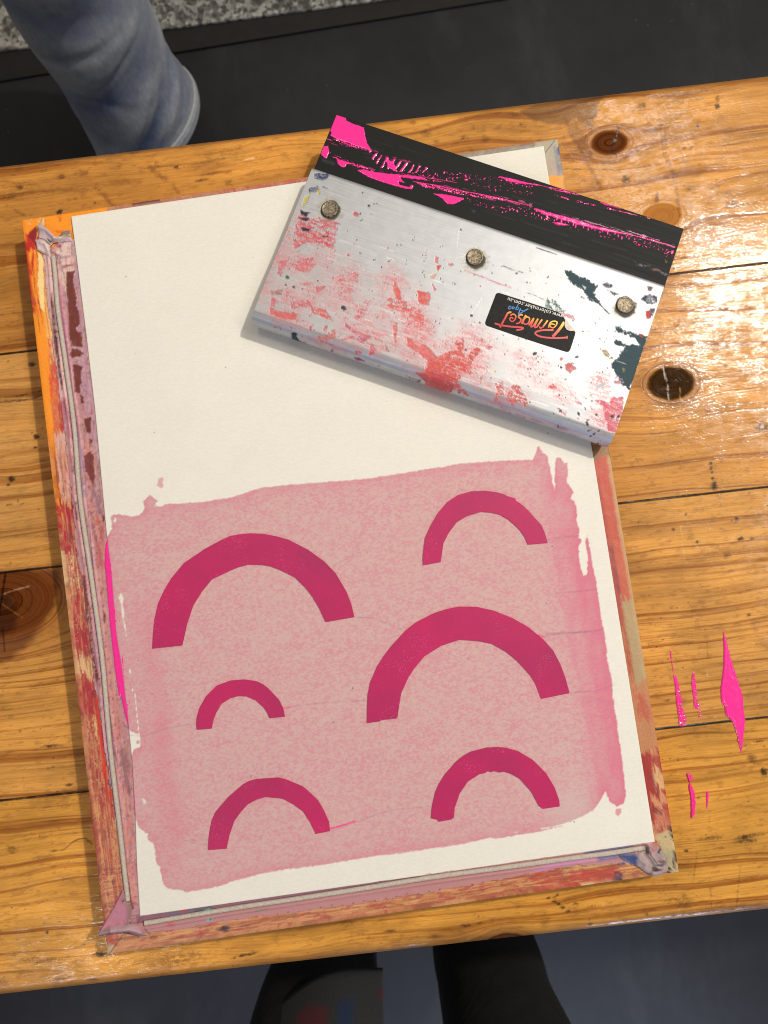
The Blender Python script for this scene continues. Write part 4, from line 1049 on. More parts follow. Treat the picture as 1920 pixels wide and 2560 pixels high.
# ------------------------------------------------------------------ ink made as real raised blobs
def ink_blob(name, field, bbox, surf, h, mat, step=0.00025, seed=1, rim=3.0, rough=0.35, grain=10.0):
    """field(U,V) < 0 where there is ink (photograph units); surf(px,py) -> world xyz of the surface below"""
    sp = step * 1900 / 0.46
    us = np.arange(bbox[0], bbox[2], sp); vs = np.arange(bbox[1], bbox[3], sp)
    U, V = np.meshgrid(us, vs)
    d = field(U, V)
    X, Y, Z = surf(U, V)
    hh = h * (1 - np.exp(np.minimum(d, 0) / rim)) * (1 - rough + 2 * rough * fbm(U / grain, V / grain, seed, 3))
    hh = hh + h * 0.35 * np.exp(-((d + rim) / (rim * .7)) ** 2)
    Z = Z + np.where(d < 0, hh, 0) + 0.00004
    vk = d < 0
    fk = vk[:-1, :-1] & vk[1:, :-1] & vk[:-1, 1:] & vk[1:, 1:]
    f = grid_faces(*U.shape, keep=fk)[:, ::-1].copy()
    Vv, f = compact(np.stack([X, Y, Z], -1).reshape(-1, 3), f)
    return mesh_from(name, Vv, f, mat)


def flat_surf(z):
    def s(U, V):
        x, y = P(U, V, z); return x, y, np.full(U.shape, z)
    return s


def pfield(polys, amp=2, fs=7, seed=1):
    def f(U, V):
        d = np.full(U.shape, 99.0)
        for p in polys:
            a = np.array(p); sel = (U > a[:, 0].min() - 12) & (U < a[:, 0].max() + 12) & (V > a[:, 1].min() - 12) & (V < a[:, 1].max() + 12)
            if sel.any():
                d[sel] = np.minimum(d[sel], sdf(U[sel], V[sel], p))
        return d + (fbm(U / fs, V / fs, seed, 3) - .5) * 2 * amp
    return f


def bbox(polys, pad=8):
    a = np.array([p for q in polys for p in q]); return (a[:, 0].min() - pad, a[:, 1].min() - pad, a[:, 0].max() + pad, a[:, 1].max() + pad)


zs = lambda p: zz(1380, 1500, .3255, p)
TZ = TABLE_Z - 0.0001
def smear(polys, label, h, dry=None, amp=1.5, **k):
    f0 = pfield(polys, amp, 6, 3)
    def f(U, V):
        d = f0(U, V)
        if dry:
            n = 0.5 * fbm(U / 3.2, V / 5.0, 4, 3) + 0.5 * fbm(U / 9, V / 2.6, 6, 2)
            thr = dry(U, V)
            d = np.maximum(d, (thr - n) * 22)
        return d
    o = ink_blob("ink_smear", f, bbox(polys), flat_surf(TZ), h, M_ink, **k)
    c = np.mean(np.array([v.co for v in o.data.vertices]), 0)
    tag(o, label, "ink smear", "wet pink ink smears on the table")
    return o


smear([zs([(1312, 235), (1320, 232), (1345, 330), (1375, 450), (1410, 560), (1440, 650), (1468, 740), (1475, 850), (1485, 920), (1478, 1000), (1465, 1100), (1455, 1190), (1440, 1140), (1420, 1040), (1385, 940), (1330, 880), (1325, 820), (1300, 780), (1292, 700), (1305, 590), (1315, 480), (1318, 380)])],
      "largest smear of wet pink ink, long and spindle shaped, on the planks", 0.0006, rim=4, rough=.22, grain=22)
smear([zs([(900, 385), (915, 385), (935, 560), (965, 600), (990, 720), (1015, 850), (1035, 920), (1020, 970), (975, 972), (955, 800), (940, 650), (920, 500)])],
      "thin pink ink streak scraped dry on one side, ending at the plank seam", 0.00045, dry=lambda U, V: np.where(U > 1684 + (V - 1690) * .07 + 6, .36, .05), rim=3)
smear([zs([(1075, 550), (1095, 560), (1105, 640), (1115, 720), (1125, 830), (1088, 835), (1085, 760), (1070, 650)]), zs([(1100, 800), (1130, 800), (1165, 920), (1130, 920)])],
      "faintest pink ink mark, a dry broken streak between the two wet ones", 0.00025, dry=lambda U, V: np.where(V > 1768, .44, .30), rim=2)
smear([zs([(1025, 1330), (1045, 1325), (1080, 1350), (1078, 1370), (1060, 1400), (1075, 1430), (1095, 1470), (1105, 1560), (1095, 1640), (1080, 1680), (1062, 1675), (1065, 1600), (1060, 1500), (1045, 1450), (1045, 1420), (1055, 1400), (1040, 1370)])],
      "thick lumpy bead of pink ink like a knotted string, on the planks", 0.0010, rim=3, amp=1.2)
smear([zs([(1183, 1468), (1202, 1466), (1205, 1510), (1198, 1560), (1195, 1600), (1185, 1612), (1182, 1560)])],
      "smallest pink ink dash, short and narrow, beside the lumpy bead", 0.0006, rim=2.5, amp=1)

# bead of ink along the paper's left edge
bead = [zz(100, 1100, .2893, [(585, 850), (566, 900), (560, 960), (558, 1080), (575, 1250), (600, 1560), (625, 1800), (650, 2010), (680, 2212)]) + zz(100, 1740, .38577, [(525, 0), (550, 120), (572, 205), (590, 200), (580, 60)]) + [(345, 1800), (318, 1720), (305, 1560), (290, 1400), (276, 1350)]]
thin = [zz(100, 1740, .38577, [(600, 500), (606, 640), (614, 760), (624, 760), (622, 620), (612, 500)])]
PXZ = PAPER_Z
o = ink_blob("ink_pool", pfield(bead + thin, .8, 8, 2), bbox(bead + thin), flat_surf(FT + 0.00075), 0.0004, M_ink, rim=4, rough=.15)
tag(o, "long ribbon of wet pink ink squeezed out along the paper's left edge", "ink")

# ------------------------------------------------------------------ paper with the pink stain and cut arches
ZF = lambda p: zz(0, 0, 1.15732, p)
STAIN = (zz(100, 1100, .2893, [(560, 860), (600, 800), (625, 770), (620, 700), (612, 650), (680, 640), (700, 648), (760, 655), (800, 662), (860, 650), (905, 590), (893, 530), (920, 500), (945, 475), (985, 500), (1015, 530), (1000, 540), (990, 575), (1050, 575), (1090, 555), (1200, 550), (1320, 540), (1450, 530), (1659, 495)])
         + ZF([(560, 1054), (640, 1046), (720, 1040), (800, 1033), (860, 1024), (920, 1014), (1000, 1001), (1060, 997), (1110, 994), (1150, 993), (1156, 980), (1163, 962), (1168, 973), (1182, 985), (1188, 1010), (1193, 1040), (1199, 1060), (1198, 1030), (1199, 1000), (1203, 987), (1212, 989), (1218, 1001), (1226, 1000), (1226, 1022), (1224, 1040), (1234, 1052), (1238, 1064), (1231, 1078), (1240, 1080), (1246, 1100), (1246, 1125), (1252, 1150), (1250, 1162), (1256, 1166), (1250, 1185), (1252, 1215), (1260, 1245), (1268, 1240), (1270, 1200), (1264, 1170), (1268, 1155), (1276, 1190), (1280, 1220), (1288, 1258), (1293, 1290), (1298, 1330), (1302, 1352), (1308, 1380), (1312, 1425), (1322, 1470), (1323, 1500), (1330, 1540), (1338, 1600), (1345, 1650), (1350, 1690), (1352, 1718), (1346, 1736), (1332, 1742), (1318, 1733), (1308, 1710), (1300, 1724), (1290, 1740), (1280, 1752), (1240, 1772), (1200, 1785), (1100, 1800)])
         + zz(1240, 1740, .41, [(420, 790), (300, 820), (150, 845), (0, 870)])
         + zz(600, 2000, .4822, [(1300, 195), (1150, 230), (900, 265), (820, 278), (700, 290), (500, 325), (400, 340), (180, 368), (0, 410)])
         + zz(100, 1740, .38577, [(1150, 1235), (1060, 1252), (1000, 1260), (950, 1273), (900, 1256), (830, 1248), (800, 1225), (785, 1160), (770, 1120), (750, 1060), (745, 1000), (732, 950), (700, 935), (692, 910), (700, 895), (660, 870), (635, 840), (620, 790), (560, 760), (560, 400), (598, 400), (602, 350), (650, 325), (652, 255), (610, 240), (560, 205)]))
ARCHES = [
    (zz(360, 1300, .33755, [(62, 952), (68, 850), (78, 740), (105, 620), (150, 520), (205, 430), (295, 320), (450, 215), (570, 150), (640, 118), (720, 104), (790, 98), (880, 102), (980, 120), (1070, 145), (1215, 220), (1340, 310), (1420, 395), (1500, 530), (1535, 620), (1558, 718), (1345, 755), (1300, 655), (1250, 570), (1200, 505), (1120, 425), (1010, 370), (940, 344), (880, 333), (775, 330), (700, 350), (640, 375), (505, 440), (430, 530), (365, 635), (320, 770), (285, 928)]), "big arch"),
    (zz(360, 1300, .33755, [(393, 1552), (388, 1520), (392, 1460), (412, 1390), (460, 1305), (540, 1225), (640, 1188), (740, 1180), (830, 1192), (880, 1215), (925, 1250), (1000, 1330), (1030, 1390), (1045, 1455), (930, 1467), (910, 1420), (890, 1390), (830, 1335), (760, 1305), (700, 1303), (640, 1320), (575, 1362), (535, 1430), (515, 1480), (503, 1543)]), ""),
    (zz(880, 1480, .36166, [(103, 905), (104, 800), (108, 715), (125, 625), (175, 510), (220, 440), (270, 375), (370, 265), (440, 210), (560, 148), (650, 118), (740, 100), (860, 102), (980, 128), (1110, 180), (1215, 240), (1320, 325), (1390, 405), (1440, 500), (1475, 595), (1503, 698), (1307, 738), (1265, 630), (1230, 575), (1140, 475), (1060, 410), (965, 357), (870, 338), (745, 328), (620, 370), (500, 445), (430, 530), (390, 590), (340, 700), (313, 872), (200, 885), (195, 892)]), ""),
    (zz(880, 1480, .36166, [(545, 1560), (553, 1480), (575, 1380), (600, 1325), (640, 1260), (720, 1170), (770, 1130), (820, 1103), (930, 1075), (1000, 1071), (1060, 1075), (1150, 1100), (1250, 1160), (1340, 1250), (1400, 1350), (1432, 1440), (1435, 1480), (1320, 1497), (1290, 1475), (1240, 1380), (1160, 1290), (1100, 1255), (1050, 1240), (1020, 1246), (985, 1236), (960, 1244), (940, 1236), (920, 1250), (880, 1258), (800, 1310), (745, 1390), (710, 1490), (705, 1555), (690, 1570), (600, 1586), (590, 1572)]), ""),
    (zz(460, 1880, .26522, [(228, 922), (230, 850), (240, 760), (262, 640), (300, 560), (420, 420), (560, 300), (620, 270), (690, 252), (890, 238), (970, 258), (1120, 322), (1200, 392), (1265, 455), (1330, 570), (1368, 660), (1378, 742), (1243, 770), (1190, 660), (1125, 560), (1030, 490), (930, 438), (770, 422), (690, 445), (605, 490), (540, 560), (475, 650), (430, 780), (403, 908)]), ""),
    (zz(1000, 1180, .24111, [(240, 965), (236, 900), (240, 840), (260, 680), (320, 550), (390, 430), (490, 310), (600, 240), (740, 200), (880, 195), (1000, 210), (1080, 233), (1110, 250), (1195, 275), (1200, 300), (1245, 325), (1330, 400), (1400, 480), (1465, 550), (1500, 630), (1530, 735), (1325, 752), (1290, 670), (1240, 600), (1190, 550), (1120, 490), (1030, 440), (940, 420), (840, 412), (700, 455), (590, 520), (500, 640), (450, 740), (422, 932)]), ""),
]


def mat_arch():
    n = N("inked_mesh_window")
    oc = n.coord()
    a = n.noise(oc, 19, 4, 0.65); f = n.noise(oc, 1700, 2, 0.6)
    v = n.n('ShaderNodeTexVoronoi'); v.inputs['Scale'].default_value = 900; n.l(oc, v.inputs['Vector'])
    dots = n.math('MULTIPLY', n.rng(v.outputs['Distance'], 0.18, 0.32, 1, 0), n.rng(n.noise(oc, 60, 3), 0.54, 0.64, 0, 0.55))
    c = n.mix(n.rng(a, 0.34, 0.68, 0, 1), tuple(alb((197, 41, 92))), tuple(alb((172, 44, 88))))
    c = n.mix(dots, c, tuple(alb((236, 96, 140))))
    n.set(Base_Color=n.scalecol(c, n.rng(f, .3, .7, .92, 1.07)), Roughness=0.42, Specular_IOR_Level=0.3, Normal=n.bump(f, 0.25, 0.0002))
    return n.m


def build_paper():
    pw = [np.array(P(x, y, PAPER_Z)) for x, y in PAPER_PX]
    pa = np.array(pw)
    # straight-sided bilinear sheet through the four corners with the measured bow of its left edge
    TL, TR, BR, BL = (np.array(P(*q, PAPER_Z)) for q in ((178, 541), (1359, 365), (1637, 2105), (350, 2290)))
    nu, nv = 600, 850
    s = np.linspace(0, 1, nu)[None, :]; t = np.linspace(0, 1, nv)[:, None]
    X = (TL[0] * (1 - s) + TR[0] * s) * (1 - t) + (BL[0] * (1 - s) + BR[0] * s) * t
    Y = (TL[1] * (1 - s) + TR[1] * s) * (1 - t) + (BL[1] * (1 - s) + BR[1] * s) * t
    # left edge bow
    lp = np.array([P(x, y, PAPER_Z) for x, y in ((178, 541), (196, 680), (216, 840), (238, 1030), (252, 1180), (266, 1330), (278, 1430), (290, 1580), (306, 1680), (318, 1780), (330, 1900), (338, 2030), (342, 2160), (350, 2290))])
    ttab = (TL[1] - lp[:, 1]) / (TL[1] - BL[1])
    bow = np.interp(t[:, 0], ttab, lp[:, 0] - (TL[0] + (BL[0] - TL[0]) * ttab))
    X = X + bow[:, None] * (1 - s) ** 3
    cv = Canvas(X, Y, np.full(X.shape, PAPER_Z)); U, V = cv.U, cv.V
    cv.C[...] = alb((231, 222, 202))
    cv.C *= (0.975 + 0.05 * fbm(U / 90, V / 90, 3, 3))[..., None]
    # pink stain seen through the sheet
    d = sdf(U, V, STAIN) + (fbm(U / 7, V / 7, 4, 3) - .5) * 5
    m = sstep(1.6, -1.6, d)
    fibre = 0.80 * fbm(U / 5.2, V / 2.8, 14, 3) + 0.20 * fbm(U / 30, V / 16, 17, 3)
    soft = alb((209, 151, 148)); pale = alb((208, 169, 158)); rich = alb((211, 138, 143))
    k = sstep(.40, .62, fibre)[..., None]
    col = pale * (1 - k) + soft * k
    k2 = sstep(.52, .70, 0.65 * fibre + 0.35 * fbm(U / 60, V / 40, 19, 3))[..., None] * .5
    col = col * (1 - k2) + rich * k2
    # denser rim, left and right strips
    dense = 0.55 * np.exp(-np.maximum(-d, 0) / 16.0) * (0.5 + fbm(U / 40, V / 40, 23, 2) * .8)
    rs = 1300 + (V - 1400) * 0.235        # inner border of the darker strip on the right
    rs = 1386 + (V - 1400) * 0.19 + 22 * (fbm(U / 50, V / 50, 26, 3) - .5)
    stripR = (.30 * sstep(-60, 10, U - rs) + .42 * sstep(-6, 7, U - rs) + .28 * sstep(34, 50, U - rs)) * (0.35 + .75 * fbm(U / 24, V / 60, 27, 3)) * sstep(1130, 1290, V)
    stripR = np.where(V < 1320, stripR * .8, stripR)
    ls = 345 + (V - 1400) * 0.13
    stripL = np.exp(-((U - ls) / 34) ** 2) * sstep(1420, 1600, V) * sstep(2230, 2060, V) * .42 * (.5 + fbm(U / 30, V / 90, 29, 3))
    lowR = sstep(1300, 1440, U) * sstep(1930, 2020, V) * sstep(1500, 1440, U)
    dn = np.clip(dense + stripR * (1 - lowR) + stripL, 0, 1)[..., None]
    darkpink = alb((214, 108, 130)) * (0.9 + .2 * fibre[..., None])
    col = col * (1 - dn * .74) + darkpink * dn * .74
    lw = (lowR * .55)[..., None]; col = col * (1 - lw) + alb((206, 180, 168)) * lw
    # missed flecks near the rims
    cv.C = cv.C * (1 - m[..., None]) + col * m[..., None]
    W = alb((230, 222, 202))
    cv.poly(zz(100, 1100, .2893, [(700, 1322), (722, 1370), (715, 1420), (730, 1500), (722, 1540), (738, 1600), (745, 1660), (728, 1620), (705, 1500), (700, 1420), (680, 1360)]), W, .95, amp=1.4, fs=5)
    for (x, y, rx, ry) in [(745, 1690, 4, 14), (778, 2000, 8, 18), (800, 2160, 6, 14), (650, 690, 8, 22), (640, 700, 6, 8)]:
        cv.blob(100 + .2893 * x, 1100 + .2893 * y, rx * .2893, ry * .2893, W, .9, seed=x)
    for k_ in range(7):
        cv.blob(338 + k_ * 1.6, 1740 + k_ * 16, 1.8, 6, W, .85, seed=k_)
    cv.blob(345, 1855, 4, 5, soft, .9); cv.poly([(355, 1995), (364, 2000), (366, 2010), (358, 2008)], W, .8, amp=1.5)
    cv.poly(zz(100, 1740, .38577, [(740, 1080), (790, 1110), (770, 1135), (750, 1120)]), W, .95, amp=2)
    # drops outside the stain
    cv.poly(zz(100, 1100, .2893, [(1020, 330), (1060, 318), (1070, 340), (1058, 370), (1072, 400), (1050, 415), (1010, 390)]), alb((214, 156, 152)), .85, amp=2)
    cv.poly(zz(1240, 1740, .41, [(730, 690), (765, 685), (765, 710), (745, 735), (728, 715)]), alb((214, 140, 146)), .9, amp=2)
    # creases
    PC = alb((150, 96, 120))
    for pts, a, w in [(zz(1000, 1100, .3617, [(1020, 690), (1120, 668), (1240, 662)]), .6, 3), (zz(1000, 1100, .3617, [(1010, 1340), (1150, 1330), (1280, 1328), (1400, 1310)]), .6, 3.5), (zz(1000, 1100, .3617, [(1200, 1745), (1350, 1738), (1480, 1690)]), .4, 3), (zz(1000, 1100, .3617, [(1080, 1055), (1200, 1050), (1360, 1032)]), .5, 3), (zz(1000, 1100, .3617, [(1060, 820), (1200, 815)]), .4, 3),
                      (zz(460, 1880, .26522, [(0, 838), (120, 830), (220, 826)]), .5, 2), (zz(460, 1880, .26522, [(60, 850), (140, 868), (225, 875)]), .4, 1.6), (zz(360, 1300, .33755, [(1050, 1392), (1250, 1360), (1450, 1345), (1659, 1335)]), .5, 2), (zz(360, 1300, .33755, [(-220, 1590), (0, 1600), (150, 1545), (380, 1505)]), .5, 2), (zz(360, 1300, .33755, [(1400, 345), (1500, 285), (1560, 255)]), .5, 1.6),
                      (zz(880, 1480, .36166, [(20, 175), (140, 180), (260, 225), (350, 262)]), .45, 2), (zz(880, 1480, .36166, [(-150, 1660), (0, 1600), (180, 1535), (300, 1505), (545, 1482)]), .5, 2.4), (zz(880, 1480, .36166, [(1340, 300), (1480, 285), (1659, 270)]), .5, 3), (zz(880, 1480, .36166, [(1510, 695), (1659, 684)]), .5, 2.4), (zz(880, 1480, .36166, [(0, 752), (105, 750)]), .4, 2), (zz(360, 1300, .33755, [(1560, 718), (1700, 724)]), .4, 2)]:
        cv.line(pts, w * 1.2, PC, a * .62, soft=1.6, amp=1.2, dry=.3, ang=-.05, dfs=4)
    cv.line(zz(460, 1880, .26522, [(1385, 722), (1500, 690), (1610, 652)]), 4.5, alb((238, 70, 130)), .95, amp=1); cv.line(zz(360, 1300, .33755, [(1030, 1395), (1100, 1385)]), 3, alb((236, 80, 130)), .9); cv.line(zz(880, 1480, .36166, [(1290, 300), (1335, 312)]), 5, alb((238, 90, 136)), .9, amp=1)
    cv.poly(zz(1000, 1180, .24111, [(1190, 275), (1225, 280), (1248, 315), (1225, 330), (1195, 310)]), alb((236, 140, 160)), .9, amp=1)
    # wrinkles as relief
    z = PAPER_Z + 0.0005 * (fbm(U / 220, V / 160, 6, 2) - .5) * sstep(0.0, .05, s) * sstep(1, .95, s)
    for pts in [zz(1000, 1100, .3617, [(1010, 1340), (1280, 1328), (1400, 1310)]), zz(1000, 1100, .3617, [(1020, 690), (1240, 662)]), zz(1000, 1100, .3617, [(1250, 1640), (1450, 1560)]), zz(1000, 1100, .3617, [(1290, 1770), (1500, 1800)])]:
        z = z + 0.00035 * np.exp(-(seg_dist(U, V, pts, False) / 9) ** 2)
    root = empty("newsprint_sheet", tuple((TL + BR) / 2) + (PAPER_Z,))
    tag(root, "cream newsprint sheet with a pink stained lower half and six cut arches", "paper sheet")
    top = np.stack([X, Y, z], -1).reshape(-1, 3)
    sh = mesh_from("sheet", top, grid_faces(*X.shape)[:, ::-1].copy(), M_paper, None, True, None, cv.C.reshape(-1, 3))
    md = sh.modifiers.new("thickness", 'SOLIDIFY'); md.thickness = 0.00018; md.offset = -1
    under(root, sh)
    M_arch = mat_arch()
    labels = ["largest arch on the left of the sheet", "smallest arch in the middle left", "largest arch on the right of the sheet", "ragged arch at the lower right", "angular arch at the lower left", "medium arch at the upper right"]
    for (pts, _), lb in zip(ARCHES, labels):
        w = [Vector(tuple(P(x, y, PAPER_Z)) + (PAPER_Z + 0.00055,)) for x, y in pts]
        n = len(w)
        tri = tessellate_polygon([w])
        vs = [tuple(v) for v in w] + [(v.x, v.y, PAPER_Z - 0.0001) for v in w]
        fs = []
        for a, b, c in tri:
            nrm = (w[b] - w[a]).cross(w[c] - w[a])
            fs.append((a, b, c) if nrm.z > 0 else (a, c, b))
        fs += [(i, n + i, n + (i + 1) % n, (i + 1) % n) for i in range(n)]
        o = mesh_from("inked_arch", vs, fs, M_arch, None, False)
        under(root, o)


build_paper()

# ------------------------------------------------------------------ squeegee
SQ_A = np.array(P(840, 285, PAPER_Z + .0085)); SQ_B = np.array(P(1706, 570, PAPER_Z + .0085))
SQ_U = (SQ_B - SQ_A) / np.linalg.norm(SQ_B - SQ_A); SQ_L = np.linalg.norm(SQ_B - SQ_A)
_a = math.radians(-0.45)
SQ_V = np.array([SQ_U[1] * math.cos(_a) + SQ_U[0] * math.sin(_a), -SQ_U[0] * math.cos(_a) + SQ_U[1] * math.sin(_a)])
if SQ_V[1] > 0: SQ_V = -SQ_V
VJ = 0.0395       # blade shows this far
# outline of the section, v in mm from the blade tip, z in mm above the paper
TOP = np.array([(39.5, 12.6), (40.2, 13.6), (41.5, 14.0), (60, 14.8), (75, 15.4), (84, 15.8), (89, 16.05), (93, 16.4), (97, 16.8), (104, 17.4), (116, 18.1), (127, 18.5), (135.5, 18.3), (138.6, 17.2), (140.4, 15.2), (141.4, 12.2), (141.7, 8.6), (140.9, 5.2), (138.4, 2.6), (134, 1.0), (128, 0.4)])
TOP[:, 0] = (TOP[:, 0] - 39.5) * 1.0 + 39.5


def sq_top(v):
    """height of the upper face (m above paper) at distance v (m)"""
    vm = np.asarray(v) * 1000
    zb = 8.6 + vm * 0.045
    return np.where(vm < 39.5, zb, np.interp(vm, TOP[:17, 0], TOP[:17, 1])) / 1000


def sq_xyz(u, v, z):
    return SQ_A[0] + SQ_U[0] * u + SQ_V[0] * v, SQ_A[1] + SQ_U[1] * u + SQ_V[1] * v, PAPER_Z + z


def sq_from_px(px, py):
    z = np.full(np.shape(px), .014)
    for _ in range(7):
        x, y = P(px, py, PAPER_Z + z)
        v = (x - SQ_A[0]) * SQ_V[0] + (y - SQ_A[1]) * SQ_V[1]
        z = sq_top(np.clip(v, 0, .1415))
    u = (x - SQ_A[0]) * SQ_U[0] + (y - SQ_A[1]) * SQ_U[1]
    return u, v, z


def sq_surf(lift=0.0):
    def s(U, V):
        u, v, z = sq_from_px(U, V)
        u = np.clip(u, 0.0002, SQ_L - .0002)
        v = np.clip(v, 0.0003, .141)
        return sq_xyz(u, v, sq_top(v) + lift)
    return s


def build_squeegee():
    c = sq_xyz(SQ_L / 2, .07, 0)
    root = empty("squeegee", (float(c[0]), float(c[1]), PAPER_Z))
    tag(root, "aluminium squeegee with black rubber blade smeared with pink ink, lying on the paper", "squeegee")
    A = alb
    nu = 430
    us = np.linspace(0, SQ_L, nu)
    # ---- handle
    top = []
    for i in range(len(TOP) - 1):
        a, b = TOP[i], TOP[i + 1]; n = max(1, int(np.hypot(*(b - a)) / 0.5))
        for j in range(n): top.append(a + (b - a) * j / n)
    top.append(TOP[-1])
    bot = [np.array(q) for q in [(118, 1.4), (98, 3.4), (85, 4.2), (60, 3.0), (41.5, 1.6), (40, 2.0), (39.5, 3.0)]]
    prof = np.array(top + bot)
    # soften the section
    k = prof.copy()
    for _ in range(2): k[1:len(top) - 1] = (k[:len(top) - 2] + 2 * k[1:len(top) - 1] + k[2:len(top)]) / 4
    prof = k
    vv = prof[:, 0] / 1000; zz_ = prof[:, 1] / 1000
    UU, VV = np.meshgrid(us, vv); ZZ = np.repeat(zz_[:, None], nu, 1)
    X, Y, Z = sq_xyz(UU, VV, ZZ)
    cv = Canvas(X, Y, Z, (0.45, 0.46, 0.48)); paint = cv.layer("paint", 0.0)
    Lp = {"paint": 1.0}
    z3 = lambda p: zz(620, 260, .36166, p); zA = lambda p: zz(640, 760, .2893, p); zB = lambda p: zz(1080, 820, .2893, p); zC = lambda p: zz(1120, 500, .36166, p)
    RD = A((206, 76, 84)); CO = A((214, 84, 70)); PK = A((226, 120, 134)); TE = A((22, 58, 66)); NV = A((40, 52, 92)); PL = A((46, 34, 52)); GR = A((30, 96, 74)); YL = A((196, 176, 40))
    an = math.atan2(285, 866)
    def pp(p, c, a=.95, dry=None, amp=3, fs=6, ang=an, seed=1, dfs=3.6): cv.poly(p, np.asarray(c) * .92, min(1, a * 1.15),  1.3, amp, fs, seed, dry, ang, dfs, layers=Lp)
    pp(z3([(360, 760), (440, 780), (560, 800), (630, 820), (600, 900), (590, 1000), (480, 980), (420, 950), (320, 1000), (305, 920)]), RD, .85, .46, 5, 10)
    pp(z3([(590, 800), (620, 830), (590, 1100), (560, 1100), (560, 950)]), PK, .5, .5, 5); pp(z3([(330, 1080), (450, 1060), (470, 1110), (420, 1160), (320, 1150)]), RD, .85, .46, 4)
    pp(z3([(470, 1260), (545, 1255), (500, 1290), (470, 1310)]), RD, .85, .4); pp(z3([(290, 1360), (420, 1350), (440, 1400), (300, 1415)]), A((206, 92, 104)), .85, .42); pp(z3([(340, 1240), (440, 1230), (430, 1260)]), RD, .6, .48)
    pp(z3([(155, 1410), (200, 1430), (340, 1450), (330, 1490), (230, 1485), (150, 1450)]), CO, .95, .3); pp(z3([(430, 1395), (530, 1420), (600, 1510), (560, 1490), (440, 1440)]), CO, .9, .42)
    pp(z3([(210, 1080), (275, 1075), (230, 1180), (250, 1200), (200, 1180)]), RD, .8, .45); pp(z3([(160, 1330), (190, 1340), (180, 1420), (150, 1400)]), RD, .8, .42); pp(z3([(150, 1290), (240, 1280), (230, 1320), (170, 1320)]), A((110, 80, 62)), .7, .45)
    pp(z3([(1170, 1290), (1260, 1310), (1250, 1390), (1180, 1385)]), CO, .95, .3); pp(z3([(1010, 1220), (1050, 1290), (1062, 1370), (1030, 1350), (1000, 1290)]), CO, .95, .34); pp(z3([(950, 1330), (1100, 1370), (1210, 1440), (1225, 1530), (1180, 1530), (1100, 1450), (1000, 1400)]), CO, .8, .47, 6)
    pp(z3([(690, 1180), (760, 1150), (760, 1240), (700, 1220)]), RD, .7, .5); pp(z3([(740, 1390), (850, 1350), (800, 1480), (740, 1490)]), RD, .6, .53); pp(z3([(1290, 1050), (1310, 1060), (1310, 1100), (1290, 1090)]), PK); pp(z3([(1300, 1120), (1335, 1110), (1310, 1160)]), CO); pp(z3([(1250, 1190), (1300, 1170), (1280, 1210)]), A((226, 170, 140)), .8); pp(z3([(1270, 1240), (1300, 1280), (1285, 1290)]), PK); pp(z3([(1375, 1095), (1420, 1110), (1400, 1120)]), PK)
    pp(z3([(620, 1210), (665, 1215), (630, 1225)]), CO); pp(z3([(540, 1240), (620, 1310), (560, 1300)]), PK, .5, .52)
    # left bottom purples and reds near the rounded edge
    pp(zA([(760, 120), (780, 180), (860, 230), (1000, 280), (930, 330), (840, 250), (770, 200)]), A((170, 60, 110)), .85, .46); pp(zA([(720, 310), (830, 275), (860, 290), (740, 320)]), RD, .85, .36); pp(zA([(860, 300), (940, 290), (930, 340), (890, 330)]), A((176, 60, 116)), .8, .44); pp(zA([(990, 330), (1035, 390), (1030, 440), (980, 440), (985, 380)]), RD, .9, .36); pp(zA([(1115, 350), (1150, 410), (1120, 410)]), A((120, 80, 50)), .8, .4)
    pp(zA([(530, 290), (600, 270), (680, 200), (690, 290), (600, 320), (690, 370), (560, 330)]), CO, .8, .44); pp(zA([(460, 190), (490, 175), (480, 220), (460, 240)]), RD); pp(zA([(150, 195), (210, 195), (170, 210)]), RD); pp(zA([(600, 180), (620, 180), (600, 240), (570, 230)]), RD, .8, .4); pp(zA([(870, 60), (960, 20), (880, 130), (850, 120)]), RD, .7, .46)
    pp(zA([(850, 400), (900, 400), (920, 430), (860, 440)]), RD, .8, .42); pp(zA([(850, 465), (890, 460), (945, 495), (880, 492)]), A((150, 60, 110)), .95); pp(zA([(965, 545), (1010, 550), (1000, 570)]), A((120, 60, 90)), .8, .4); pp(zA([(1115, 580), (1160, 572), (1185, 590), (1150, 605)]), A((166, 170, 150)), .8); cv.blob(*zA([(657, 404)])[0], 3, 2.4, PL, .95, layers=Lp)
    pp(zA([(1180, 170), (1222, 160), (1215, 250), (1200, 380), (1185, 260)]), CO, .9, .42); pp(zA([(1090, 90), (1100, 90), (1080, 160)]), PK, .6, .4)
    pp(zA([(1100, 0), (1280, 0), (1420, 60), (1460, 120), (1440, 190), (1380, 110), (1250, 60), (1150, 30)]), CO, .8, .46, 5)
    pp(zA([(1300, 290), (1350, 300), (1360, 350), (1480, 360), (1560, 450), (1659, 410), (1700, 420), (1700, 750), (1600, 750), (1560, 720), (1480, 680), (1360, 600), (1480, 575), (1500, 500), (1400, 430), (1310, 360)]), CO, .95, .32, 6, 10)
    pp(zA([(1370, 590), (1480, 600), (1700, 620), (1700, 770), (1590, 760), (1490, 700)]), A((190, 66, 66)), .85, .34); pp(zA([(1460, 680), (1600, 720), (1590, 760), (1500, 720)]), A((170, 40, 80)), .8, .35); pp(zA([(1285, 615), (1350, 640), (1420, 660), (1410, 690), (1300, 650)]), A((130, 74, 50)), .9, .4)
    pp(zA([(1200, 470), (1300, 540), (1310, 590), (1210, 530)]), A((196, 110, 130)), .6, .52)
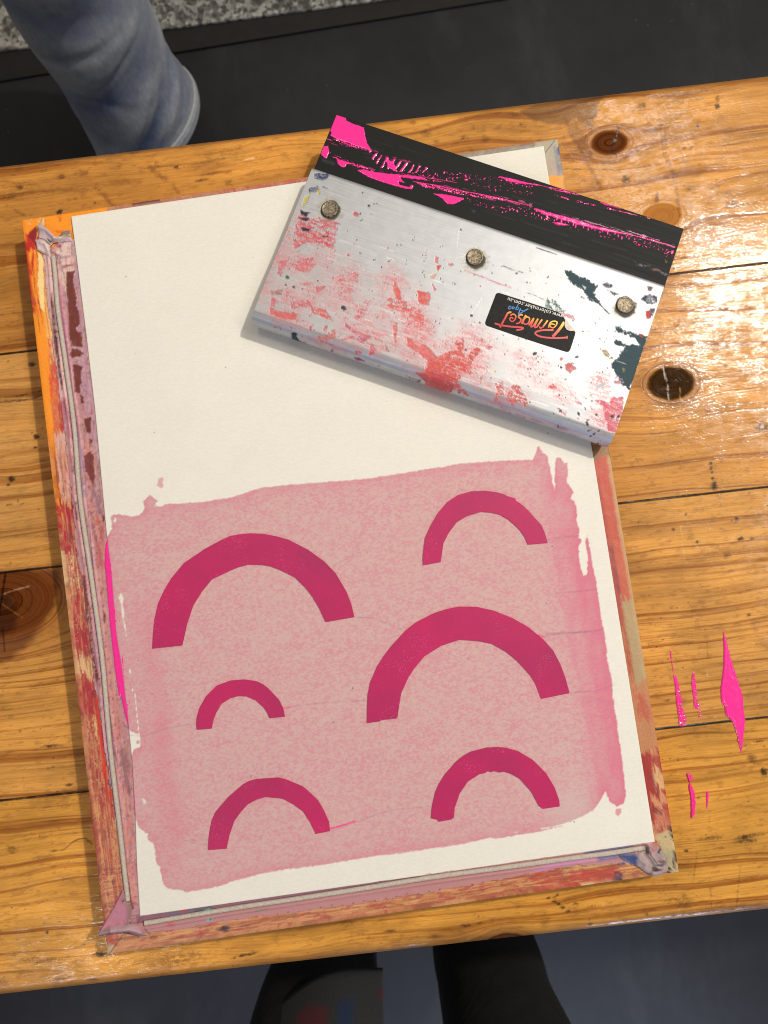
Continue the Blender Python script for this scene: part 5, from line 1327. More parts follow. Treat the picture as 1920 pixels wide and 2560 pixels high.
    for (x, y, rx, ry, a_) in [(740, 660, 34, 22, .7), (860, 720, 26, 40, .6), (980, 700, 30, 30, .55), (930, 850, 60, 26, .7), (1040, 840, 34, 50, .7), (1170, 920, 40, 30, .7), (1400, 980, 40, 20, .45), (1500, 960, 26, 30, .5), (660, 690, 16, 60, .6), (720, 800, 46, 16, .7), (800, 640, 30, 30, .3), (690, 590, 40, 60, .8), (770, 740, 50, 40, .4), (700, 740, 40, 30, .5), (900, 790, 60, 40, .4), (1010, 780, 60, 50, .45), (1100, 900, 70, 40, .6), (820, 860, 50, 20, .4), (1260, 990, 60, 26, .45), (1330, 920, 60, 30, .3), (1510, 1040, 30, 40, .5), (860, 690, 60, 40, .25), (1180, 860, 50, 40, .5)]:
        cv.blob(x, y, rx, ry, A((212, 98, 100)), min(1, a_ * 1.25), an, .8, .6, seed=x, dry=.515, layers={"paint": .7})
        cv.blob(x, y, rx * 1.1, ry, A((210, 136, 134)), a_ * .5, an, .9, .5, seed=y, dry=.40, layers={"paint": .3})
    # navy, teal, plum and yellow chips
    pp(zA([(300, 235), (345, 250), (360, 290), (385, 320), (440, 350), (380, 345), (330, 330), (305, 290)]), A((24, 36, 48)), .98, .25, 4); pp(zA([(450, 360), (380, 350), (440, 372)]), A((60, 50, 40)), .8)
    pp(z3([(450, 480), (570, 475), (540, 520), (500, 530), (460, 510)]), NV, .95, .36, 4); pp(z3([(415, 580), (480, 570), (490, 600), (430, 615)]), NV, .95, .38, 4); pp(z3([(480, 595), (500, 605), (490, 622)]), YL); pp(z3([(390, 640), (425, 630), (400, 690), (372, 715)]), YL, .9, .3); pp(z3([(500, 565), (560, 580), (545, 585)]), A((50, 90, 120)))
    for p in ([(358, 730), (430, 752), (400, 778), (365, 762)], [(346, 785), (420, 785), (410, 812), (370, 800)], [(368, 855), (437, 860), (420, 878), (380, 875)], [(505, 908), (548, 915), (520, 922)]): pp(z3(p), PL, .95, .26, 3)
    for (x, y, r, c_) in [(745, 760, 7, (196, 70, 84)), (690, 1043, 4, (214, 90, 80)), (660, 1410, 7, (30, 30, 50)), (834, 703, 3.5, (36, 40, 80)), (870, 690, 1.8, (36, 40, 80)), (890, 690, 1.4, (36, 40, 80)), (790, 610, 2.5, (60, 90, 130)), (270, 1197, 5, (30, 90, 70)), (316, 1265, 4, (30, 90, 76)), (922, 1127, 2.5, (60, 60, 100)), (868, 1077, 2, (40, 40, 70)), (1205, 1043, 1.4, (50, 40, 50)), (1470, 1157, 1.4, (50, 40, 50)), (685, 877, 1.4, (50, 40, 60)), (775, 757, 2, (40, 40, 80)), (1470, 868, 2, (50, 50, 60)), (1092, 1105, 1.5, (50, 40, 60)), (480, 1222, 2, (60, 50, 50)), (968, 1085, 1.6, (60, 60, 80)), (1543, 1462, 3.5, (30, 28, 32)), (260, 1250, 3, (60, 50, 40)), (270, 1305, 4, (214, 110, 116)), (375, 1278, 2, (40, 60, 60))]:
        cv.blob(620 + .36166 * x, 260 + .36166 * y, r, r * .8, A(c_), .95, .4, .3, .4, seed=x, layers=Lp)
    pp(zC([(805, 485), (850, 490), (900, 530), (940, 535), (1000, 575), (1030, 600), (1000, 640), (1055, 725), (980, 685), (930, 620), (840, 562)]), TE, .97, .22, 6, 5); cv.line(zC([(1040, 710), (1075, 750), (1112, 785)]), 2, TE, .9, layers=Lp); pp(zC([(930, 590), (955, 600), (945, 615)]), A((210, 206, 196)), .9)
    pp(zC([(1130, 1135), (1180, 1080), (1222, 1020), (1140, 985), (1160, 968), (1240, 1002), (1330, 1010), (1280, 945), (1145, 902), (1160, 884), (1280, 920), (1380, 950), (1345, 1060), (1310, 1180), (1250, 1315), (1200, 1260), (1150, 1190)]), TE, .97, .2, 7, 6); pp(zC([(1205, 1160), (1230, 1165), (1215, 1190)]), A((130, 120, 60)), .8)
    pp(zC([(1330, 680), (1390, 650), (1445, 670), (1440, 710), (1380, 715)]), NV * .6, .95, .38, 5); pp(zC([(1065, 585), (1100, 570), (1140, 595), (1110, 612)]), NV * .6, .9, .4, 3); pp(zC([(1100, 620), (1180, 650), (1150, 660)]), PL, .8, .45); pp(zC([(1160, 680), (1230, 660), (1300, 720), (1300, 750), (1250, 700), (1170, 700)]), PL * .8, .8, .42, 4)
    pp(zC([(1370, 770), (1408, 758), (1400, 812), (1372, 822)]), A((196, 60, 50)), .95); pp(zC([(1395, 752), (1430, 748), (1418, 800), (1402, 800)]), TE, .9, .3); pp(zC([(1380, 600), (1415, 600), (1405, 625), (1380, 625)]), A((90, 50, 40)), .9, .35); pp(zC([(1320, 930), (1350, 935), (1340, 950)]), A((180, 50, 50)))
    pp(zC([(690, 670), (720, 690), (780, 740), (830, 780), (740, 780), (700, 740), (660, 750)]), GR, .8, .52, 5, 5, 1.0); pp(zC([(750, 770), (860, 800), (880, 830), (780, 800)]), PK, .6, .45)
    cv.line(zC([(110, 485), (220, 525), (340, 575), (430, 605)]), 2.4, PK, .7, dry=.3, ang=an, layers=Lp); cv.line(zC([(380, 455), (440, 480), (515, 502)]), 2, A((120, 70, 50)), .7, dry=.3, ang=an, layers=Lp); cv.line(zC([(610, 330), (680, 352), (750, 375)]), 1.4, A((60, 56, 54)), .8, layers=Lp); cv.line(zC([(530, 640), (580, 650), (640, 680), (760, 730)]), 1.1, A((96, 80, 70)), .6, layers=Lp)
    # salmon rubbed patches, lower middle and right
    pp(zB([(-40, 280), (100, 250), (210, 180), (195, 110), (270, 85), (265, 170), (290, 250), (370, 180), (410, 170), (400, 210), (330, 330), (355, 375), (250, 400), (240, 490), (340, 600), (200, 540), (0, 530), (-60, 500)]), CO, .9, .44, 7, 10); pp(zB([(0, 330), (180, 420), (250, 500), (150, 540), (0, 520)]), A((200, 74, 72)), .8, .4, 6)
    pp(zB([(540, 480), (610, 470), (615, 590), (530, 640), (560, 540)]), CO, .8, .46, 4); pp(zB([(640, 590), (700, 480), (740, 490), (780, 560), (830, 640), (800, 680), (740, 620), (700, 690), (640, 620)]), CO, .85, .45, 5); pp(zB([(1000, 515), (1040, 482), (1090, 525), (1040, 520)]), CO, .9, .4); pp(zB([(1150, 320), (1200, 298), (1245, 350), (1190, 385), (1160, 360)]), A((214, 100, 104)), .9, .4); pp(zB([(410, 420), (440, 420), (415, 480)]), CO, .7, .4); pp(zB([(410, 110), (450, 80), (430, 130)]), CO, .8, .42); pp(zB([(480, 160), (540, 150), (490, 190)]), CO, .8, .46); pp(zB([(1100, 255), (1130, 265), (1110, 280)]), PK)
    pp(zB([(1400, 620), (1470, 625), (1530, 650), (1560, 600), (1650, 600), (1650, 760), (1580, 910), (1530, 900), (1490, 770), (1480, 690), (1440, 650)]), A((222, 96, 110)), .85, .44, 6); pp(zB([(1230, 600), (1280, 640), (1300, 670), (1240, 640)]), PK, .6, .44); pp(zB([(1550, 420), (1640, 440), (1640, 500), (1580, 480)]), A((190, 110, 130)), .7, .5)
    pp(zB([(1080, 700), (1170, 720), (1150, 760), (1100, 730)]), PK, .6, .48); pp(zB([(1440, 175), (1500, 180), (1570, 270), (1530, 270)]), A((166, 140, 60)), .8, .5); cv.blob(*zB([(540, 376)])[0], 3, 2, A((226, 210, 90)), .9, layers=Lp)
    cv.poly(zB([(1420, 500), (1500, 470), (1495, 485), (1425, 520)]), A((170, 206, 206)), .8, 1, .5, layers=Lp)
    for i_, (x, y, rx, ry) in enumerate([(885, 222, 5, 3.5), (1557, 765, 4.5, 4), (1612, 765, 4, 3.5), (1360, 885, 6, 1.6), (1400, 915, 4, 2.4), (1265, 742, 3, 4), (1420, 750, 4, 2.4), (1340, 830, 3, 6), (1090, 850, 2, 4), (1430, 1000, 4, 2), (1370, 935, 4, 1.6), (1110, 715, 3, 3), (1050, 740, 1.6, 2), (1250, 250, 4, 2), (1115, 340, 3, 2), (1090, 325, 1.4, 1.4), (1150, 600, 1.6, 1.4), (1440, 890, 4, 2), (325, 395, 2, 2), (292, 187, 2.4, 2.4), (1345, 795, 3, 1.4)]):
        cv.blob(1080 + .2893 * x, 820 + .2893 * y, rx, ry, A((26, 24, 26)), .95, -.4, .35, .6, seed=i_, layers=Lp)
    rr = random.Random(11)
    for k_ in range(330):     # splinters of old ink
        u_, v_ = rr.uniform(0, 1), rr.uniform(.35, .98)
        x = 840 + 866 * u_ - 190 * v_; y = 285 + 285 * u_ + 560 * v_
        c_ = rr.choice([(40, 34, 40), (90, 70, 60), (200, 90, 90), (60, 60, 70), (120, 110, 60)])
        cv.blob(x, y, rr.uniform(.8, 2.6), rr.uniform(.8, 1.8), A(c_), rr.uniform(.5, .9), rr.uniform(-1, 1), .4, .6, seed=k_, layers=Lp)
    for k_ in range(70):     # bright scratches
        u_, v_ = rr.uniform(0, 1), rr.uniform(.35, .9); x = 840 + 866 * u_ - 190 * v_; y = 285 + 285 * u_ + 560 * v_
        a_ = rr.choice([an, an + .05, rr.uniform(-1.5, 1.5)]); l_ = rr.uniform(8, 60)
        cv.line([(x, y), (x + l_ * math.cos(a_), y + l_ * math.sin(a_))], 1.0, (0.88, .86, .84) if k_ % 3 else (.42, .41, .40), rr.uniform(.25, .6), amp=.5, soft=.8)
    # edge purple haze along the rounded end
    for q, (x, y) in enumerate(zB([(640, 720), (760, 760), (900, 800), (1110, 860), (1200, 930), (480, 680)])):
        cv.blob(x, y, 16, 4, A((160, 70, 110)), .6, an, .5, .5, seed=q, dry=.42, layers=Lp)
    # rust and glue rings round the bolts
    for (x, y) in BOLTS:
        cv.blob(x, y, 30, 29, A((150, 130, 80)), .55, 0, .25, .35, seed=x, dry=.44, layers={"paint": .6}); cv.blob(x, y, 24.5, 24, A((44, 36, 26)), .95, 0, .08, .12, seed=x, layers=Lp)
    V3 = np.stack([X, Y, Z], -1).reshape(-1, 3)
    m_ = len(prof)
    f = grid_faces(m_, nu)
    i = np.arange(m_ * nu).reshape(m_, nu)
    wrap = np.stack([i[-1, :-1], i[-1, 1:], i[0, 1:], i[0, :-1]], -1)
    f = np.concatenate([f, wrap])
    h = mesh_from("handle", V3, f, M_alu, None, True, {"paint": paint.ravel(), "uu": UU.ravel() * 1000, "vv": VV.ravel() * 1000}, cv.C.reshape(-1, 3))
    under(root, h)
    # flat end faces
    ca = N("sawn_aluminium"); ca.set(Base_Color=(.5, .48, .46), Metallic=.8, Roughness=.5)
    for q, nm in ((0, 0), (nu - 1, 1)):
        pts = V3.reshape(m_, nu, 3)[:, q]
        o = mesh_from("end_face", pts, [tuple(range(m_)) if nm else tuple(range(m_ - 1, -1, -1))], ca.m, None, False); under(root, o)
    # ---- blade
    bp = [(0.0, 0.9), (0.0, 8.1), (0.5, 8.6)]
    bp += [(q, 8.6 + q * .045) for q in np.arange(1.5, 47, .6)] + [(47, 2.9), (0.6, .3)]
    bp = np.array(bp); nb = len(bp); nub = 300
    UU, VV = np.meshgrid(np.linspace(0.0003, SQ_L + .0009, nub), bp[:, 0] / 1000); ZZ = np.repeat(bp[:, 1][:, None] / 1000, nub, 1)
    X, Y, Z = sq_xyz(UU, VV, ZZ)
    cv = Canvas(X, Y, Z, (0.009, 0.009, 0.0085))
    zBk = lambda p: zz(1240, 420, .2893, p); zAk = lambda p: zz(780, 270, .2893, p)
    for pts, c_, a_ in [(zBk([(1200, 800), (1215, 830), (1340, 845), (1280, 850), (1215, 840)]), (120, 124, 124), .8), (zBk([(1330, 865), (1400, 870), (1420, 890), (1360, 885)]), (150, 110, 96), .8), (zBk([(1410, 890), (1480, 915), (1470, 930), (1420, 910)]), (130, 136, 140), .8), (zBk([(560, 640), (640, 655), (720, 690), (640, 670)]), (60, 60, 64), .6), (zAk([(90, 430), (200, 470), (190, 500), (90, 460)]), (50, 52, 58), .7), (zAk([(1380, 880), (1420, 890), (1400, 910)]), (50, 80, 74), .8), (zBk([(1465, 800), (1490, 812), (1470, 815)]), (150, 140, 30), .9)]:
        cv.poly(pts, A(c_), a_, amp=2.5, fs=5, dry=.4)
    for k_ in range(24):
        x = rr.uniform(860, 1690); y = 285 + (x - 840) * .33 + rr.uniform(20, 130)
        l_ = rr.uniform(20, 120); cv.line([(x, y), (x + l_, y + l_ * .30)], 1.4, (.05, .05, .05), rr.uniform(.2, .5), amp=.5)
    i = np.arange(nb * nub).reshape(nb, nub)
    f = np.concatenate([grid_faces(nb, nub), np.stack([i[-1, :-1], i[-1, 1:], i[0, 1:], i[0, :-1]], -1)])
    V3 = np.stack([X, Y, Z], -1).reshape(-1, 3)
    n0 = len(V3)
    o = mesh_from("blade", V3, f, M_rubber, None, True, {"uu": UU.ravel() * 1000, "vv": VV.ravel() * 1000}, cv.C.reshape(-1, 3))
    bm = bmesh.new(); bm.from_mesh(o.data); bm.verts.ensure_lookup_table()
    bm.faces.new([bm.verts[int(q)] for q in i[::-1, 0]]); bm.faces.new([bm.verts[int(q)] for q in i[:, -1]])
    bm.to_mesh(o.data); bm.free()
    try:
        o.data.set_sharp_from_angle(angle=math.radians(35)); h.data.set_sharp_from_angle(angle=math.radians(50))
    except Exception:
        pass
    under(root, o); blade = o
    # ---- ink on the blade
    za = zAk; zb = zBk
    solid = [za([(205, 45), (285, 60), (300, 110), (340, 130), (450, 170), (460, 230), (480, 310), (515, 365), (440, 355), (370, 330), (300, 300), (200, 265), (160, 240), (168, 215), (150, 190), (180, 120)]),
             za([(100, 330), (145, 325), (152, 390), (130, 440), (105, 430), (75, 400), (80, 360)]), za([(135, 410), (220, 430), (240, 447), (300, 465), (390, 492), (300, 492), (290, 515), (250, 515), (222, 482), (215, 445)]),
             za([(385, 540), (450, 535), (530, 560), (700, 575), (940, 598), (990, 625), (880, 620), (760, 605), (800, 650), (870, 672), (880, 680), (865, 712), (800, 706), (750, 690), (640, 660), (560, 632), (480, 600)]),
             za([(1000, 728), (1050, 748), (1150, 755), (1310, 788), (1312, 800), (1240, 840), (1170, 845), (1120, 790), (1060, 756)]),
             zb([(0, 80), (90, 92), (200, 120), (320, 150), (420, 176), (300, 160), (210, 150), (120, 135), (60, 108)]), zb([(830, 275), (960, 320), (1080, 350), (1250, 400), (1180, 402), (1060, 372), (920, 334)]),
             zb([(330, 372), (450, 400), (650, 458), (900, 534), (1150, 594), (1190, 612), (900, 562), (700, 510), (560, 466), (400, 414)]), zb([(480, 488), (560, 483), (600, 502), (680, 518), (600, 512), (590, 517), (530, 512)]), zb([(1500, 740), (1530, 735), (1532, 772), (1512, 770)]),
             za([(740, 560), (700, 545), (650, 520), (640, 440), (700, 470), (720, 500)])]
    holes = [za([(750, 645), (860, 668), (840, 690), (760, 670)])]
    def f_ink(U, V):
        d = pfield(solid, 1.3, 6, 3)(U, V)
        for hpoly in holes: d = np.maximum(d, -sdf(U, V, hpoly))
        ca_, sa_ = math.cos(an), math.sin(an); a = U * ca_ + V * sa_; b = -U * sa_ + V * ca_
        def dryreg(polys, thr, fa, fb, seed, k=14):
            q = pfield(polys, 2, 8, seed)(U, V)
            n = 0.5 * fbm(a / fa, b / fb, seed, 3) + .5 * fbm(a / fb, b / fb, seed + 2, 3)
            return np.maximum(q, (thr - n) * k)
        d = np.minimum(d, dryreg([za([(120, 265), (300, 275), (420, 325), (500, 365), (590, 395), (400, 350), (160, 300)]), za([(250, 440), (390, 492), (520, 540), (420, 520)]), za([(390, 480), (560, 560), (480, 550), (300, 480)]), za([(150, 385), (300, 450), (400, 495), (250, 440)])], .47, 22, 2.0, 5))
        d = np.minimum(d, dryreg([za([(870, 640), (1050, 672), (1250, 715), (1500, 765), (1659, 800), (1900, 860), (1659, 815), (1450, 790), (1200, 745), (1000, 705)]), zb([(430, 180), (640, 212), (900, 285), (860, 288), (640, 240), (460, 200)]), za([(760, 585), (1000, 625), (1200, 655), (1000, 640), (800, 610)]), zb([(1150, 590), (1350, 640), (1540, 700), (1540, 712), (1350, 660), (1180, 612)]), zb([(300, 355), (500, 410), (700, 465), (700, 480), (500, 430), (330, 375)])], .455, 30, 2.2, 7))
        d = np.minimum(d, dryreg([zb([(480, 240), (700, 295), (900, 345), (1360, 462), (1360, 470), (900, 362), (700, 315), (500, 256)])], .46, 18, 2.6, 9))
        for pl, w_ in [(za([(870, 643), (1050, 674), (1250, 717), (1500, 768), (1659, 802), (1900, 866)]), 1.5), (zb([(330, 372), (560, 432), (900, 536), (1190, 606), (1400, 664), (1540, 706)]), 2.0), (zb([(320, 150), (430, 178), (640, 216), (880, 284)]), 1.3), (za([(950, 604), (1100, 628), (1250, 655)]), 1.2), (za([(500, 560), (700, 590), (900, 612), (990, 630)]), 2.6)]:
            d = np.minimum(d, seg_dist(U, V, pl, False) - w_ * (.35 + 1.3 * fbm(a / 26, b / 6, 51, 3)))
        # comb of little fingers
        q = pfield([za([(480, 350), (500, 360), (620, 418), (760, 458), (1000, 520), (1010, 560), (900, 572), (760, 560), (640, 535), (590, 525), (520, 450)])], 2, 8, 12)(U, V)
        st = np.sin((a + .25 * b) / 2.6 + 2.2 * fbm(a / 14, b / 14, 3, 2)) * .5 + (fbm(a / 5, b / 7, 8, 2) - .5) * .9
        d = np.minimum(d, np.maximum(q, -st * 4 + .5))
        # sprinkled dots
        q = pfield([za([(760, 545), (1100, 550), (1400, 590), (1659, 610), (1900, 690), (1900, 720), (1500, 640), (1200, 640), (900, 605)]), za([(1330, 640), (1659, 690), (1900, 740), (1900, 770), (1659, 740), (1400, 720)]), zb([(0, 335), (220, 345), (420, 400), (600, 470), (600, 500), (400, 470), (200, 420), (0, 395)]), zb([(600, 525), (850, 590), (1100, 645), (1100, 662), (850, 605)]), zb([(1170, 610), (1380, 680), (1530, 740), (1510, 810), (1400, 755), (1180, 695)]), za([(1330, 780), (1500, 840), (1659, 880), (1659, 905), (1500, 880), (1380, 850)])], 3, 9, 14)(U, V)
        n = vnoise(a / 2.7, b / 2.7, 31)
        d = np.minimum(d, np.maximum(q, (.72 - n) * 12))
        for kx in range(26):
            t = kx / 25
            x, y = (1240 + .2893 * (330 + t * 820), 420 + .2893 * (392 + t * 215 + 14))
            d = np.minimum(d, np.hypot((U - x - 2 * math.sin(kx * 9)), (V - y - 3 * (kx % 3)) * .45) - (1.4 + (kx * 5 % 4) * .35))
        # thin lines along the tip
        d = np.minimum(d, seg_dist(U, V, za([(290, 72), (460, 130), (780, 240), (1050, 325), (1300, 405)]), False) - 1.1 - .7 * fbm(U / 30, V / 30, 3, 2))
        d = np.minimum(d, seg_dist(U, V, zb([(1300, 415), (1450, 468), (1610, 527)]), False) - .7 - .6 * fbm(U / 20, V / 20, 3, 2))
        u, v, z = sq_from_px(U, V)
        out = (v < .0006) | (v > .0390) | (u < .0006) | (u > SQ_L - .0004)
        return np.where(out, 5.0, d)
    o = ink_blob("ink_smear", f_ink, (770, 272, 1712, 700), sq_surf(0), .00032, M_ink, step=.00022, rim=2.2, rough=.4, grain=14); under(root, o)
    o["label"] = "pink ink dragged across the rubber blade"
    M_film = mat_ink("thin_pink_film", (0.26, 0.012, 0.090), .4, .3)
    def f_film(U, V):
        ca_, sa_ = math.cos(an), math.sin(an); a = U * ca_ + V * sa_; b = -U * sa_ + V * ca_
        q = pfield([za([(120, 255), (330, 275), (500, 350), (620, 400), (400, 360), (150, 310)]), za([(200, 425), (420, 490), (700, 560), (1000, 590), (1300, 640), (1000, 640), (600, 560), (300, 490)]), za([(620, 415), (820, 450), (1020, 500), (900, 500), (700, 460)]), za([(860, 630), (1250, 690), (1659, 775), (1900, 835), (1900, 870), (1500, 800), (1100, 730)]), zb([(240, 340), (600, 420), (900, 505), (1200, 575), (1545, 680), (1540, 712), (1190, 625), (900, 550), (500, 440)]), zb([(380, 160), (640, 200), (900, 275), (1200, 385), (1000, 350), (640, 250)])], 3, 9, 33)(U, V)
        n = .7 * fbm(a / 60, b / 1.5, 35, 3) + .3 * fbm(a / 12, b / 3, 37, 3)
        u, v, z = sq_from_px(U, V)
        return np.where((v < .0008) | (v > .0388) | (u < .0008) | (u > SQ_L - .0006), 5.0, np.maximum(q, (.50 - n) * 30))
    o = ink_blob("ink_film", f_film, (770, 272, 1712, 700), sq_surf(0), .00003, M_film, step=.00025, rim=1.5, rough=.3); under(root, o)
    o["label"] = "thin see-through pink film dragged over the blade"
    hs = [za([(270, 575), (330, 580), (450, 625), (560, 668), (700, 702), (620, 695), (490, 682), (400, 642), (330, 622)]), za([(680, 730), (780, 740), (900, 790), (1050, 838), (1200, 868), (1400, 933), (1659, 1005), (1790, 1045), (1659, 1018), (1450, 962), (1200, 895), (950, 835), (800, 792), (720, 762)])]
    def f_h(U, V):
        d = pfield(hs, 1.5, 7, 3)(U, V)
        u, v, z = sq_from_px(U, V)
        return np.where((v < .0412) | (u < .0006), 5.0, d)
    o = ink_blob("ink_smear", f_h, bbox(hs), sq_surf(0), .0002, M_ink, step=.00022, rim=2.2, rough=.3); under(root, o)
    o["label"] = "pink ink along the handle's edge next to the blade"
    # ---- bolts
    M_bolt = simple("worn_steel", (0.20, 0.165, 0.115), 0.5, 900, .75, .4, .0004, metal=.7)
    for (x, y) in BOLTS:
        u, v, z = sq_from_px(np.array(float(x)), np.array(float(y)))
        bx, by, bz = sq_xyz(float(u), float(v), float(sq_top(float(v))))
        R = .00500
        pr = [(R * 1.02, -.0006), (R * 1.02, .0007), (R * .96, .0011), (R * .88, .00125), (R * .80, .00105), (R * .70, .00095), (R * .3, .00105), (0.00002, .00108)]
        vs = []; fs = []; n = 40
        for r_, zq in pr:
            for k_ in range(n):
                vs.append((bx + r_ * math.cos(2 * math.pi * k_ / n), by + r_ * math.sin(2 * math.pi * k_ / n), bz + zq))
        for j in range(len(pr) - 1):
            for k_ in range(n):
                fs.append((j * n + k_, j * n + (k_ + 1) % n, (j + 1) * n + (k_ + 1) % n, (j + 1) * n + k_))
        o = mesh_from("bolt", vs, fs, M_bolt); under(root, o)
    # ---- sticker with its lettering
    z5 = lambda p: zz(1200, 700, .16878, p)
    out = z5([(240, 236), (262, 222), (290, 219), (700, 352), (1150, 505), (1200, 535), (1240, 580), (1262, 625), (1255, 690), (1262, 745), (1290, 782), (1340, 796), (1412, 800), (1422, 812), (1415, 850), (1345, 1075), (1325, 1102), (1290, 1108), (1000, 1016), (600, 882), (115, 712), (90, 690), (84, 655)])
    M_stk = simple("black_sticker", (0.010, 0.0095, 0.009), .5, 500, .4, .1, .0002); M_stk.node_tree.nodes["Principled BSDF"].inputs["Specular IOR Level"].default_value = .15
    def sheet(name, pts, lift, mat, parent, cols=None, th=.00012):
        a = np.array(pts); u, v, z = sq_from_px(a[:, 0], a[:, 1])
        X, Y, Z = sq_xyz(u, v, sq_top(v) + lift)
        w = [Vector((x, y, z_)) for x, y, z_ in zip(X, Y, Z)]
        tri = tessellate_polygon([[Vector((q.x, q.y, 0)) for q in w]])
        fs = []
        for p, q, r in tri:
            nr = (w[q] - w[p]).cross(w[r] - w[p]); fs.append((p, q, r) if nr.z > 0 else (p, r, q))
        n = len(w)
        vs = [tuple(q) for q in w] + [(q.x, q.y, q.z - th) for q in w]
        sg = 1 if sum((w[i].x * w[(i + 1) % n].y - w[(i + 1) % n].x * w[i].y) for i in range(n)) > 0 else -1
        fs += [((i, n + i, n + (i + 1) % n, (i + 1) % n) if sg > 0 else (i, (i + 1) % n, n + (i + 1) % n, n + i)) for i in range(n)]
        return mesh_from(name, vs, fs, mat, None, False)
    # use a fine strip grid so the label follows the curved metal
    def f_s(U, V): return sdf(U, V, out)
    st = ink_blob("sticker", f_s, bbox([out]), sq_surf(.00008), .00012, M_stk, step=.00016, rim=.6, rough=0); under(root, st)
    curl = sheet("folded_corner", z5([(1225, 560), (1262, 600), (1320, 690), (1418, 798), (1340, 800), (1288, 782), (1260, 742), (1252, 690), (1264, 625)]), .0008, simple("sticker_backing", (.62, .56, .48), .5, 500, .15, .1, .0002), None)
    curl.parent = st; curl.matrix_parent_inverse = Matrix.Identity(4)
    def lettering(strokes, lift, mat_name, grad=None, color=None):
        vs = []; fs = []; cs = []
        for pts, w in strokes:
            p = np.array(smooth_pts(z5(pts), 5) if len(pts) > 2 else z5(pts)); w = w * .16878
            n = len(p)
            tan = np.gradient(p, axis=0); tan /= (np.linalg.norm(tan, axis=1, keepdims=True) + 1e-9)
            nr = np.stack([-tan[:, 1], tan[:, 0]], 1) * w / 2
            for sgn in (1, -1):
                pass
            b = len(vs)
            for k_ in range(n):
                vs.append(p[k_] + nr[k_]); vs.append(p[k_] - nr[k_])
            for k_ in range(n - 1):
                fs.append((b + 2 * k_, b + 2 * k_ + 1, b + 2 * k_ + 3, b + 2 * k_ + 2))
        a = np.array(vs); u, v, z = sq_from_px(a[:, 0], a[:, 1])
        jit = np.arange(len(a)) // 50 * 0.000002
        X, Y, Z = sq_xyz(u, v, sq_top(v) + lift + jit)
        if grad:
            # across-label coordinate: 0 at the reading bottom, 1 at the reading top
            t = np.clip(((a[:, 1] - 700) / .16878 - (a[:, 0] - 1200) / .16878 * .335 - grad[0]) / (grad[1] - grad[0]), 0, 1)
            ys = np.array([0, .3, .62, 1]); cc = np.array([alb((252, 206, 40)), alb((250, 160, 40)), alb((236, 84, 36)), alb((206, 36, 30))])
            cs = np.stack([np.interp(t, ys, cc[:, j]) for j in range(3)], 1)
        else:
            cs = np.repeat(np.array(color)[None], len(a), 0)
        fs2 = []
        for q in fs:
            A_, B_, C_ = (np.array([X[j], Y[j]]) for j in q[:3])
            cr = (B_ - A_)[0] * (C_ - A_)[1] - (B_ - A_)[1] * (C_ - A_)[0]
            fs2.append(q if cr > 0 else q[::-1])
        return mesh_from("lettering", np.stack([X, Y, Z], 1), fs2, M_letter, None, False, None, cs)
    M_letter = mat_painted("printed_letters", .35, 1500, .05, .0001, .04)
    name_strokes = [
        ([(1296, 868), (1290, 912)], 20), ([(1290, 893), (1150, 900), (1000, 893), (900, 876), (838, 846), (826, 820), (862, 796), (960, 780), (1092, 782)], 26), ([(1250, 662), (1205, 735), (1150, 805), (1080, 880)], 40),
        ([(1112, 700), (1060, 690), (1040, 722), (1084, 748), (1130, 712), (1144, 664), (1100, 648), (1048, 668), (1024, 716), (1020, 748)], 19),
        ([(1006, 636), (968, 690), (930, 742)], 24), ([(935, 735), (900, 752), (886, 728)], 17),
        ([(924, 622), (884, 680), (846, 738)], 23), ([(846, 738), (820, 742), (822, 712), (864, 622)], 17), ([(864, 610), (824, 672), (786, 730)], 23), ([(786, 730), (758, 730), (766, 700), (802, 616)], 17), ([(802, 600), (764, 656), (728, 710)], 23),
        ([(688, 556), (650, 620), (622, 690)], 26), ([(640, 668), (684, 694), (728, 664), (738, 606), (704, 584), (664, 610), (644, 660)], 20),
        ([(640, 556), (596, 552), (576, 584), (612, 620), (590, 668), (538, 684)], 21),
        ([(500, 606), (462, 590), (448, 622), (486, 652), (526, 616), (536, 566), (496, 540), (456, 562)], 18),
        ([(470, 512), (420, 524), (384, 590), (340, 668), (304, 738)], 27), ([(226, 676), (330, 706), (480, 728), (636, 742), (626, 766), (546, 780)], 26)]
    o = lettering(name_strokes, .00034, "", grad=(295, 480)); o.parent = st
    aqua = [([(720, 462), (640, 505), (576, 548), (606, 456)], 17), ([(668, 500), (606, 478)], 10), ([(574, 446), (556, 432), (538, 448), (540, 470), (560, 474), (574, 458), (574, 446)], 11), ([(534, 476), (546, 440), (572, 394)], 11), ([(520, 432), (506, 458), (490, 460), (498, 426)], 10), ([(492, 424), (480, 466)], 10), ([(466, 432), (448, 420), (432, 432), (432, 456), (450, 464), (466, 448), (466, 432)], 11), ([(428, 466), (434, 440), (440, 418)], 11)]
    o = lettering(aqua, .00036, "", color=alb((46, 130, 190))); o.parent = st
    # web address in plain letters
    cu = bpy.data.curves.new("address", 'FONT'); cu.body = "www.colormaker.com.au"; cu.size = 1.0; cu.space_character = 1.12
    tmp = bpy.data.objects.new("address", cu); COL.objects.link(tmp)
    bpy.context.view_layer.update()
    me = bpy.data.meshes.new_from_object(tmp.evaluated_get(bpy.context.evaluated_depsgraph_get()))
    co = np.array([v.co[:] for v in me.vertices]); fc = [tuple(p.vertices) for p in me.polygons]
    bpy.data.objects.remove(tmp); bpy.data.meshes.remove(me)
